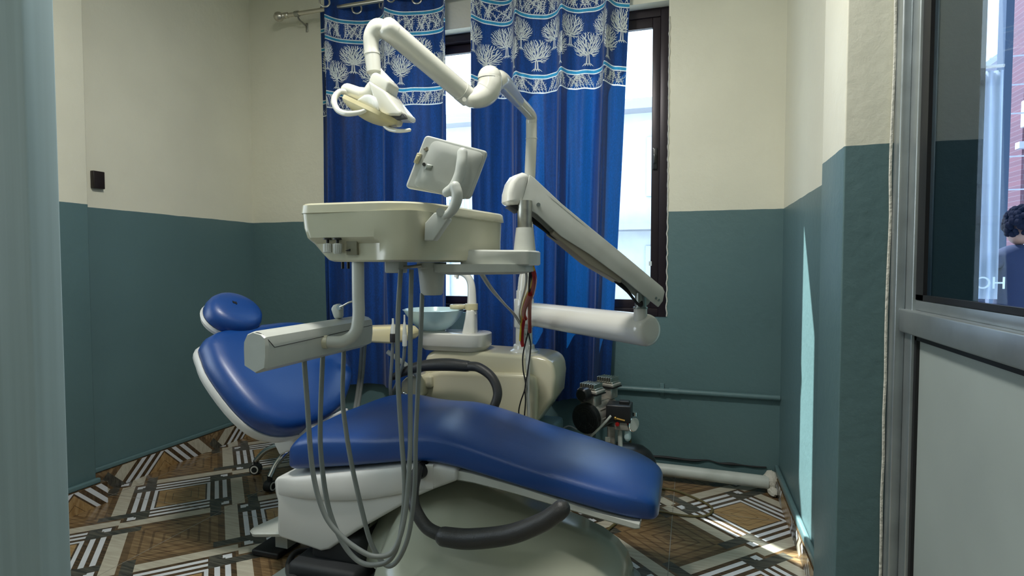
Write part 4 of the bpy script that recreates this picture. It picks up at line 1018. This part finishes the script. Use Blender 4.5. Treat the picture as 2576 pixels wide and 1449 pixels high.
# lower swivel arm
L0, L1 = P(1322, 788, 2.66), P(1622, 830, 2.11)
bm = B(); dl = (L1 - L0).normalized(); tube(bm, [L0, L1, L1 + dl * .012, L1 + dl * .026, L1 + dl * .034, L1 + dl * .036], [.056, .0595, .0585, .053, .043, .03], 36, 1); obj('swivel_arm', bm, M_white, ic)
bm = B(); lathe(bm, [(.047, -.07), (.049, -.066), (.049, .066), (.047, .07), (.04, .07), (.04, -.07)], (pc.x, 2.68, L0.z)); obj('arm_collar', bm, M_white, ic)
J = P(1611, 800, 2.09)
bm = B(); zz = P(1611, 775, 2.09).z
lathe(bm, [(.024, J.z - .02), (.024, zz), (.021, zz + .002)], (J.x, 2.09, 0)); obj('arm_riser', bm, M_white, ic)
bm = B(); lathe(bm, [(.0255, zz - .002), (.0265, zz + .001), (.0255, zz + .004)], (J.x, 2.09, 0)); tube(bm, [(J.x, 2.09, zz), (J.x, 2.09, zz + .055)], .0205, 18, 1); obj('riser_post', bm, M_screw, ic)
# spring arm
def ay(px): t = (px - 1300) / (1640 - 1300); return 1.775 + t * (2.075 - 1.775)
axis = (P(1640, 740, 2.075) - P(1300, 480, 1.775)); hperp = V((axis.y, -axis.x, 0)).normalized()
def SA(px, py): return P(px, py, ay(px))
shell = [(1322, 444), (1334, 452), (1400, 514), (1480, 580), (1560, 645), (1652, 722), (1657, 733), (1652, 756), (1641, 771), (1560, 706), (1470, 640), (1400, 596), (1340, 541), (1305, 520), (1300, 518), (1312, 480)]
bm = B()
for sgn, w_ in ((1, .006), (-1, .006)):
    prism(bm, [SA(x, y) + hperp * (sgn * .036) for x, y in shell], hperp * w_, bev=.002)
top = [(1322, 444), (1334, 452), (1400, 514), (1480, 580), (1560, 645), (1652, 722), (1657, 733), (1652, 742), (1560, 661), (1480, 596), (1400, 530), (1330, 470)]
prism(bm, [SA(x, y) for x, y in top], hperp * .076, bev=.006)
obj('spring_arm', bm, M_grey, ic)
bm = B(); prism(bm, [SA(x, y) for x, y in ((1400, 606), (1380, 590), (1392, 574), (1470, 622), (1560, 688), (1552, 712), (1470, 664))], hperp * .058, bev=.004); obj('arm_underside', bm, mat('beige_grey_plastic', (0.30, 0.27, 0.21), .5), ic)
bm = B(); R_ = []
capo = [(1324, 441), (1306, 437), (1288, 444), (1276, 462), (1269, 488), (1268, 508), (1274, 520), (1290, 518), (1305, 519), (1316, 482)]
prism(bm, [SA(x, y) for x, y in capo], hperp * .082, bev=.018, seg=5); obj('arm_end_cap', bm, M_white, ic)
bm = B(); prism(bm, [SA(x, y) for x, y in ((1276, 520), (1306, 518), (1318, 528), (1300, 536))], hperp * .06, bev=.002); obj('cap_recess', bm, M_black, ic)
for (x, y, r) in ((1343, 518, .0065), (1634, 748, .0045), (1641, 753, .0045)):
    c = SA(x, y) - hperp * 0
    side = hperp if hperp.dot(CAM - c) > 0 else -hperp
    bm = B(); tube(bm, [c + side * .036, c + side * .0425], r, 14, 1); obj('screw', bm, M_screw, ic)
for k in range(4):
    bm = B(); o = hperp * (.006 * (k - 1.5))
    tube(bm, [SA(1338, 545 + k * 5) + o, SA(1362, 565 + k * 4) + o, SA(1390, 592 + k * 2) + o, SA(1420, 612) + o], .0035, 8, 5); obj('arm_cable', bm, M_black, ic); bm = B()
    tube(bm, [SA(1545, 700 + k * 3) + o, SA(1575, 722 + k * 4) + o, SA(1600, 755 + k * 3) + o, SA(1612, 768) + o, V((J.x, 2.09, zz + .03)) + o * .5], .0042, 8, 5); obj('arm_cable', bm, M_black, ic)
# post under the cap
S0 = P(1320, 546, 1.76)
bm = B(); tube(bm, [(S0.x, 1.76, P(1320, 580, 1.76).z), (S0.x, 1.76, P(1320, 505, 1.76).z)], .0235, 20, 1); obj('post', bm, M_steel, ic)
bm = B(); z0_, z1_ = P(1320, 634, 1.76).z, P(1320, 573, 1.76).z
loft(bm, [[V((S0.x + (.036 - k * .008 + .0) * math.cos(a), 1.76 + (.036 - k * .008) * math.sin(a), z0_ + (z1_ - z0_) * k)) for a in [2 * PI * j / 24 for j in range(24)]] for k in (0, .15, .5, .97, 1.0)]); obj('post_sleeve', bm, M_grey, ic)
# bracket under the console
bm = B(); zt2, zb2 = P(1300, 630, 1.70).z, P(1300, 668, 1.70).z
R_ = []
for z, e in ((zb2, .004), (zb2 + .004, 0), (zt2 - .005, 0), (zt2, .005)):
    R_.append([V((p.x, p.y, z)) for p in rpoly([(-.655 + e, 1.56 + e, 0), (-.470 - e, 1.66 + e, 0), (-.468 - e, 1.80 - e, 0), (-.655 + e, 1.85 - e, 0)], .012)])
loft(bm, R_); obj('bracket', bm, M_grey, ic)
bm = B(); R_ = []
for z, e in ((1.172, .03), (1.180, 0), (1.203, 0)): R_.append([V((p.x, p.y, z)) for p in rpoly([(-.70 + e, 1.47 + e, 0), (-.62, 1.47 + e, 0), (-.485 - e, 1.67, 0), (-.485 - e, 1.79 - e, 0), (-.72 + e, 1.80 - e, 0)], .02)])
loft(bm, R_); obj('underside_plate', bm, M_grey, ic)
# console body
def plan(z, e=0, lx=0, near=0):
    return [V((p.x, p.y, z)) for p in rpoly([(-1.022 + e + lx, 1.300 + e + near, 0), (-.672 - e, 1.312 + e, 0), (-.585 - e, 1.80 - e, 0), (-1.0 + e + lx, 1.86 - e, 0)], [.05, .13, .05, .06], 8)]
bm = B(); loft(bm, [plan(1.338, .000), plan(1.340, -.004), plan(1.361, -.002), plan(1.366, .003), plan(1.366, .010), plan(1.352, .016)])
obj('console_rim', bm, M_cream, ic)
def low(z, e=0, lx=0, st=.026):
    return [V((p.x, p.y, z)) for p in rpoly([(-1.018 + e + lx, 1.300 + st, 0), (-.790, 1.300 + st, 0), (-.752, 1.304 + e, 0), (-.676 - e, 1.314 + e, 0), (-.588 - e, 1.80 - e, 0), (-.995 + e + lx, 1.855 - e, 0)], [.03, .02, .02, .12, .05, .06], 8)]
bm = B(); loft(bm, [low(1.209, .014, .066, .030), low(1.214, .006, .060), low(1.230, .003, .045), low(1.258, .002, .020, .024), low(1.266, .002, .016, .012), low(1.274, .002, .012, .004), low(1.30, .001, .004, .003), low(1.341, .0, .0, .003)])
con = obj('console_body', bm, M_cream, ic)
# hollow with the two regulators on the front
bm = B(); zt3, zb3 = P(850, 604, 1.29).z, P(850, 641, 1.29).z; xa, xb = P(862, 620, 1.30).x, P(889, 620, 1.30).x
box(bm, xa, xb, 1.316, 1.332, zb3, zt3, bev=.001); obj('regulator_plate', bm, mat('smoked_plate', (0.20, 0.19, 0.13), .3), ic)
bm = B(); a = P(868, 631, 1.315); b_ = P(881, 626, 1.315); c = P(881, 632, 1.315); prism(bm, [a, b_, c], (0, .002, 0)); obj('flow_mark', bm, M_black, ic)
for x in (812, 837):
    t = P(x, 607, 1.285); bm = B(); R_ = []
    for j, z in enumerate((P(x, 636 + (x - 816) * .1, 1.28).z, P(x, 634, 1.28).z, P(x, 613, 1.28).z, P(x, 611, 1.28).z)):
        r = (.008, .0105, .0105, .007)[j]
        R_.append([V((t.x + r * (1 + .12 * (i % 2)) * math.cos(2 * PI * i / 28), 1.306 + r * (1 + .12 * (i % 2)) * math.sin(2 * PI * i / 28), z)) for i in range(28)])
    loft(bm, R_); k = obj('regulator_knob', bm, M_grey, ic)
    bm = B(); lathe(bm, [(.004, P(x, 612, 1.283).z), (.004, P(x, 602, 1.283).z), (.0115, P(x, 602, 1.283).z), (.0115, P(x, 598, 1.283).z), (.0, P(x, 598, 1.283).z)], (t.x, 1.306, 0), seg=18); obj('knob_stem', bm, M_black, k)
for x in (862, 876, 891):
    q = P(x, 658, 1.45); bm = B(); tube(bm, [(q.x, 1.45, 1.215), (q.x, 1.45, P(x, 676, 1.45).z)], .0045, 10, 1); obj('hose_nipple', bm, M_black, ic)
q = P(985, 655, 1.42); bm = B(); box(bm, P(967, 670, 1.42).x, P(1004, 670, 1.42).x, 1.42, 1.47, P(985, 687, 1.42).z, 1.213, bev=.004); obj('junction_block', bm, M_grey, ic)
bm = B(); q = P(1086, 700, 1.52); zc0, zc1 = P(1086, 742, 1.52).z, 1.208
lathe(bm, [(0, zc0), (.028, zc0), (.033, zc0 + .006), (.038, zc0 + .06), (.040, zc1 - .018), (.043, zc1 - .016), (.043, zc1)], (q.x, 1.52, 0)); obj('pivot_housing', bm, M_grey, ic)
bm = B(); tube(bm, [P(1003, 671, 1.44), P(1030, 672, 1.46), P(1060, 668, 1.48)], .005, 8, 5); obj('link_pipe', bm, M_steel, ic)
# down tube and instrument bar
tp = [(-.866, 1.352, 1.216), (-.866, 1.352, 1.12), (-.866, 1.352, 1.06), (-.875, 1.348, 1.015), (-.905, 1.338, .992), (-.945, 1.328, .990), (-.965, 1.322, .990)]
bm = B(); tube(bm, tp, .0165, 20, 8); obj('down_tube', bm, M_grey, ic)
bm = B(); tube(bm, [V(tp[-1]) + V((.004, 0, 0)), V(tp[-1]) + V((.018, .005, .0))], .019, 20, 1); obj('tube_collar', bm, M_cream, ic)
def barprof(y, s=1, lid=False):
    pts = [(-1.018, .958), (-.985, .942), (-.957, .955), (-.953, .985), (-.953, 1.010)]
    lidp = [(-.953, 1.012), (-.955, 1.030), (-.966, 1.038), (-.990, 1.043), (-1.008, 1.036), (-1.018, 1.018), (-1.019, 1.0)]
    p = (pts + lidp)
    cx, cz = -.985, .995
    return [V((cx + (x - cx) * s, y, cz + (z - cz) * s)) for x, z in p]
bm = B(); loft(bm, [barprof(1.096, .93), barprof(1.100, .985), barprof(1.106), barprof(1.555), barprof(1.566, .97), barprof(1.572, .88)])
bevel(bm, .006, 3, ang=.7); obj('instrument_bar', bm, M_grey, ic)
bm = B(); tube(bm, [V((-.9525, 1.125, 1.003)), V((-.9515, 1.3, 1.006)), V((-.9525, 1.56, 1.012))], .0008, 6, 2); tube(bm, [V((-.9525, 1.125, 1.003)), V((-.953, 1.108, 1.020)), V((-.965, 1.101, 1.036)), V((-.985, 1.099, 1.040)), V((-1.005, 1.099, 1.030)), V((-1.015, 1.10, 1.01))], .0008, 6, 4); obj('lid_seam', bm, M_black, ic)
# hoses of the bar: down, round and up to the console
HS = [([(765, 905), (772, 1000), (786, 1180), (815, 1290), (860, 1350), (915, 1390), (950, 1400), (985, 1390), (1008, 1345), (1022, 1270), (1031, 1150), (1032, 1050), (1032, 850), (1035, 678)], 1.28, 1.44),
      ([(812, 888), (806, 1050), (808, 1150), (825, 1270), (858, 1358), (900, 1410), (945, 1421), (985, 1403), (1008, 1340), (1018, 1230), (1010, 1100), (1001, 950), (1001, 800), (1008, 678)], 1.36, 1.42),
      ([(865, 876), (862, 1000), (870, 1080), (885, 1170), (912, 1290), (935, 1370), (970, 1421), (1000, 1410), (1028, 1345), (1043, 1230), (1046, 1100), (1053, 950), (1058, 850), (1062, 738)], 1.455, 1.50)]
for pts, ya, yb in HS:
    n = len(pts); bm = B()
    tube(bm, [P(x, y, ya + (yb - ya) * (i / (n - 1)) - .05 * math.sin(PI * i / (n - 1))) for i, (x, y) in enumerate(pts)], .0068, 12, 10)
    obj('instrument_hose', bm, M_hose, ic)
# loose cables at the bracket
def cab(name, pts, r, m, label=None):
    bm = B(); tube(bm, [P(*p) for p in pts], r, 8, 8); obj(name, bm, m, ic, label=label)
cab('white_cable', [(1206, 684, 1.62), (1232, 724, 1.85), (1262, 758, 2.1), (1290, 788, 2.35), (1306, 812, 2.50), (1322, 842, 2.52), (1328, 900, 2.46), (1326, 980, 2.46), (1330, 1060, 2.46), (1334, 1100, 2.46)], .0048, M_wcable)
cab('white_cable', [(1212, 684, 1.63), (1240, 728, 1.87), (1270, 765, 2.12), (1296, 792, 2.37), (1310, 816, 2.50), (1325, 850, 2.515), (1331, 900, 2.45), (1330, 990, 2.45), (1334, 1100, 2.45)], .004, M_wcable)
cab('white_cable', [(1316, 674, 1.74), (1324, 690, 1.80), (1322, 722, 1.95), (1312, 760, 2.2), (1307, 790, 2.4), (1312, 815, 2.5), (1322, 870, 2.5), (1326, 930, 2.46)], .0042, M_wcable)
cab('black_cable', [(1334, 668, 1.75), (1331, 720, 1.9), (1330, 780, 2.2), (1329, 830, 2.42), (1316, 890, 2.45), (1316, 930, 2.45), (1322, 970, 2.45), (1310, 1010, 2.45), (1305, 1035, 2.45), (1308, 1060, 2.45)], .0032, M_black)
cab('black_cable', [(1338, 668, 1.76), (1336, 720, 1.9), (1333, 780, 2.2), (1330, 835, 2.42), (1335, 872, 2.45), (1328, 930, 2.44), (1321, 975, 2.44), (1322, 1010, 2.44), (1318, 1060, 2.44)], .0032, M_black)
cab('red_cable', [(1338, 668, 1.77), (1345, 700, 1.80), (1340, 735, 1.95), (1333, 760, 2.1), (1332, 800, 2.3), (1333, 835, 2.4)], .008, M_red)
cab('red_cable', [(1334, 740, 1.95), (1322, 770, 2.15), (1318, 790, 2.3), (1322, 802, 2.35)], .009, M_red)
cab('red_cable', [(1318, 800, 2.48), (1314, 830, 2.5), (1313, 858, 2.5), (1316, 872, 2.5)], .009, M_red)
cab('yellow_cable', [(1340, 668, 1.765), (1343, 690, 1.79), (1336, 720, 1.9), (1322, 750, 2.1), (1314, 780, 2.3), (1312, 805, 2.47), (1309, 840, 2.49), (1308, 858, 2.49)], .0045, M_yel)
# film viewer (seen from behind)
fv = []
A_, B2, C_, D2 = V((-.674, 1.376, 1.545)), V((-.515, 1.424, 1.501)), V((-.559, 1.405, 1.375)), V((-.724, 1.355, 1.406))
fn = (B2 - A_).cross(D2 - A_).normalized()
if fn.y < 0: fn = -fn                        # away from the doorway
bm = B(); rp_ = rpoly([A_, B2, C_, D2], .012, 5); prism(bm, [p + fn * .014 for p in rp_], fn * .022, bev=.005); vw = obj('film_viewer', bm, M_grey, ic)
cen = (A_ + B2 + C_ + D2) / 4
def vq(u, v): return A_ + (B2 - A_) * u + (D2 - A_) * v
bm = B(); loft(bm, [[p + fn * h for p in rpoly([vq(.13 + e, .05 + e), vq(.97 - e, .05 + e), vq(.97 - e, .95 - e), vq(.10 + e, .95 - e)], .02, 5)] for h, e in ((.006, 0), (.0, .01), (-.006, .10), (-.007, .2))])
obj('viewer_back', bm, M_grey, ic)
bm = B(); c = vq(.03, .45); u_ = (B2 - A_).normalized(); v_ = (D2 - A_).normalized(); obox(bm, c - fn * .001, u_, v_, fn, .012, .028, .010, bev=.002); obox(bm, c - fn * .006, u_, v_, fn, .007, .014, .006, bev=.002); obj('rocker_switch', bm, M_yellowed, vw)
bm = B(); c = vq(.25, .56); obox(bm, c - fn * .004, u_, v_, fn, .018, .016, .012, bev=.003); obj('cable_socket', bm, M_screw, vw)
bm = B(); tube(bm, [vq(.16, .53) + fn * .004, vq(.16, .53) - fn * .0075], .0045, 12, 1); obj('round_socket', bm, M_blackp, vw)
bm = B(); prism(bm, [vq(.10 + .035 * math.cos(t) * (1 + .4 * math.sin(3 * t)), .25 + .03 * math.sin(t) * (1 + .5 * math.cos(4 * t))) - fn * -.0015 for t in [2 * PI * i / 20 for i in range(20)]], fn * .004); obj('stain', bm, mat('brown_stain', (0.28, 0.24, 0.17), .6), vw)
def V1(px, py, Y): return P(px, py, Y)
bm = B(); tube(bm, [V1(1163, 384, 1.378), V1(1161, 410, 1.370), V1(1156, 440, 1.368), V1(1142, 470, 1.366), V1(1124, 484, 1.366)], [.014, .0145, .015, .015, .013], 16, 8, dome=True, sq=.7); obj('viewer_rib', bm, M_grey, ic)
bm = B(); tube(bm, [V1(1145, 470, 1.352), V1(1150, 490, 1.350), V1(1146, 512, 1.350), V1(1135, 532, 1.350), V1(1120, 545, 1.352)], [.0145, .0145, .014, .0125, .011], 16, 8, dome=True); obj('viewer_link', bm, M_grey, ic)
bm = B(); tube(bm, [V1(1108, 533, 1.338), V1(1108, 533, 1.372)], .011, 18, 1); prism(bm, [V1(x, y, 1.36) for x, y in ((1075, 562), (1098, 536), (1120, 535), (1133, 552), (1096, 606), (1073, 606))], (0, .030, 0), bev=.003); obj('viewer_bracket', bm, M_grey, ic)
# syringe standing in the bar
sy = thing('air_water_syringe', 'grey three-way syringe with bent chrome tip standing in the instrument bar', 'syringe', (-.985, 1.44, 1.03))
bm = B(); prism(bm, [P(x, y, 1.44) for x, y in ((836, 776), (842, 767), (853, 763), (861, 770), (861, 800), (845, 802))], (0, .022, 0), bev=.006); obj('handle', bm, M_grey, sy)
bm = B(); c = P(854, 773, 1.425); tube(bm, [c + V((0, .006, 0)), c + V((0, -.004, 0))], .0075, 16, 1); obj('button', bm, M_chrome, sy)
bm = B(); tube(bm, [P(855, 773, 1.42), P(865, 768, 1.42), P(878, 761, 1.42), P(892, 757, 1.42)], .0028, 10, 6); obj('tip', bm, M_chrome, sy)

# ------------------------------------------------------------------ compressor in the corner
cp = thing('air_compressor', 'small twin-head piston air compressor on its tank by the back wall', 'compressor', (-.42, 2.98, 0))
fc = P(1470, 1054, 2.80); dA = V((.36, .93, 0)).normalized(); dB = V((dA.y, -dA.x, 0))
bm = B(); tube(bm, [fc + dA * .02, fc + dA * .10, fc + dA * .24, fc + dA * .26], [.072, .074, .074, .06], 32, 1)
for k in range(10):
    a = 2 * PI * k / 10; tube(bm, [fc + dA * .05 + (dB * math.cos(a) + V((0, 0, math.sin(a)))) * .075, fc + dA * .22 + (dB * math.cos(a) + V((0, 0, math.sin(a)))) * .075], .003, 6, 1)
obj('motor', bm, M_motor, cp)
bm = B(); lathe(bm, [(0, -.004), (.012, -.006), (.02, -.004), (.02, 0), (.066, 0), (.076, .006), (.078, .03), (.07, .03)], fc, dA, 36); fcov = obj('fan_cover', bm, M_blackp, cp)
bm = B()
for k in range(8):
    a = 2 * PI * k / 8 + .2; e = (dB * math.cos(a) + V((0, 0, math.sin(a)))); tube(bm, [fc - dA * .001 + e * .03, fc - dA * .001 + e * .066], .0012, 6, 1)
for r in (.035, .047, .059): lathe(bm, [(r, -.001), (r + .002, -.001), (r + .002, .002), (r, .002)], fc, dA, 32, cap=False)
obj('fan_grille', bm, M_dgrey, fcov)
Z_ = V((0, 0, 1))
for hc, nm in ((fc + dA * .065 + Z_ * .088, 0), (fc + dA * .235 + Z_ * .095, 1)):
    bm = B(); obox(bm, hc, dB, dA, Z_, .085, .075, .06, bev=.008); obox(bm, hc + Z_ * .045, dB, dA, Z_, .115, .092, .018, bev=.006); hd_ = obj('cylinder_head', bm, M_motor, cp)
    bm = B(); obox(bm, hc + Z_ * .034, dB, dA, Z_, .118, .095, .005); obj('head_gasket', bm, M_black, hd_)
    bm = B()
    for k in range(7): obox(bm, hc + Z_ * .068 + dB * (-.040 + .0133 * k), dB, dA, Z_, .004, .085, .034, bev=.002)
    obox(bm, hc + Z_ * .057, dB, dA, Z_, .10, .08, .012, bev=.004)
    obj('cooling_fins', bm, M_rod, hd_)
bm = B(); q = fc + dA * .012 + Z_ * .125 + dB * .0; lathe(bm, [(0, -.045), (.026, -.045), (.034, -.038), (.036, -.01), (.036, 0)], q, dA, 28); obj('air_filter', bm, M_blackp, cp)
bx = P(1557, 1036, 2.86)
bm = B(); box(bm, bx.x - .060, bx.x + .062, 2.82, 2.93, bx.z - .045, bx.z + .040, bev=.005); box(bm, bx.x + .0, bx.x + .05, 2.86, 2.90, bx.z + .038, bx.z + .055, bev=.003); obj('pressure_switch', bm, M_blackp, cp)
bm = B(); box(bm, bx.x - .02, bx.x + .055, 2.83, 2.92, bx.z - .085, bx.z - .045, bev=.006); obj('manifold', bm, M_motor, cp)
bm = B(); q = P(1553, 1067, 2.82); tube(bm, [q + V((0, .02, 0)), q + V((0, -.005, 0))], .010, 14, 1); obj('relief_button', bm, M_red, cp)
bm = B(); tube(bm, [P(1548, 1052, 2.82), P(1572, 1058, 2.82)], .005, 8, 1); sphere(bm, P(1548, 1052, 2.82), .009); obj('brass_fitting', bm, M_brass, cp)
g = P(1590, 1066, 2.86); gd = V((.75, -.55, 0)).normalized()
bm = B(); lathe(bm, [(.008, -.045), (.010, -.02), (.034, -.015), (.038, 0), (.038, .012), (.034, .014)], g, gd, 28); ga = obj('pressure_gauge', bm, M_chrome, cp)
bm = B(); lathe(bm, [(0, .0145), (.033, .0145), (.033, .016), (0, .016)], g, gd, 28); obj('gauge_face', bm, M_white, ga)
bm = B(); q = P(1597, 1046, 2.84); tube(bm, [q, q + V((.0, 0, .018))], .012, 14, 1); obj('regulator_cap', bm, M_chrome, cp)
bm = B(); q = P(1560, 1080, 2.86); tube(bm, [(q.x, 2.86, q.z), (q.x + .002, 2.86, .27)], .012, 12, 1); obj('outlet_pipe', bm, M_pvc, cp)
bm = B(); q = P(1579, 1078, 2.86); lathe(bm, [(.006, .01), (.016, 0), (.018, -.045), (.012, -.06), (.004, -.065)], q); obj('water_trap', bm, M_glassbowl, cp)
bm = B(); tube(bm, [P(1537, 1046, 2.80), P(1520, 1065, 2.78), P(1500, 1085, 2.77), P(1485, 1100, 2.78), P(1475, 1120, 2.82)], .006, 10, 6); obj('power_cable', bm, M_wcable, cp)
bm = B(); tube(bm, [(-.60, 2.95, .165), (-.27, 2.95, .165)], .115, 32, 1, dome=True); tank = obj('tank', bm, M_blackp, cp)
bm = B(); q = P(1529, 1105, 2.84); box(bm, q.x - .012, q.x + .012, 2.833, 2.838, q.z - .012, q.z + .012); obj('tank_label', bm, M_white, tank)
for x in (-.56, -.31):
    bm = B(); box(bm, x - .015, x + .015, 2.87, 3.03, .002, .07, bev=.004); obj('foot', bm, M_black, cp)
for x in (-.50, -.38):
    bm = B(); box(bm, x - .02, x + .02, 2.88, 3.02, .26, fc.z - .05, bev=.004); obj('saddle', bm, M_motor, cp)
bm = B(); tube(bm, [P(1350, 1085, 2.92), P(1402, 1083, 2.92), P(1430, 1072, 2.90), P(1450, 1080, 2.86)], .004, 8, 5); obj('loose_cable', bm, M_wcable, cp)
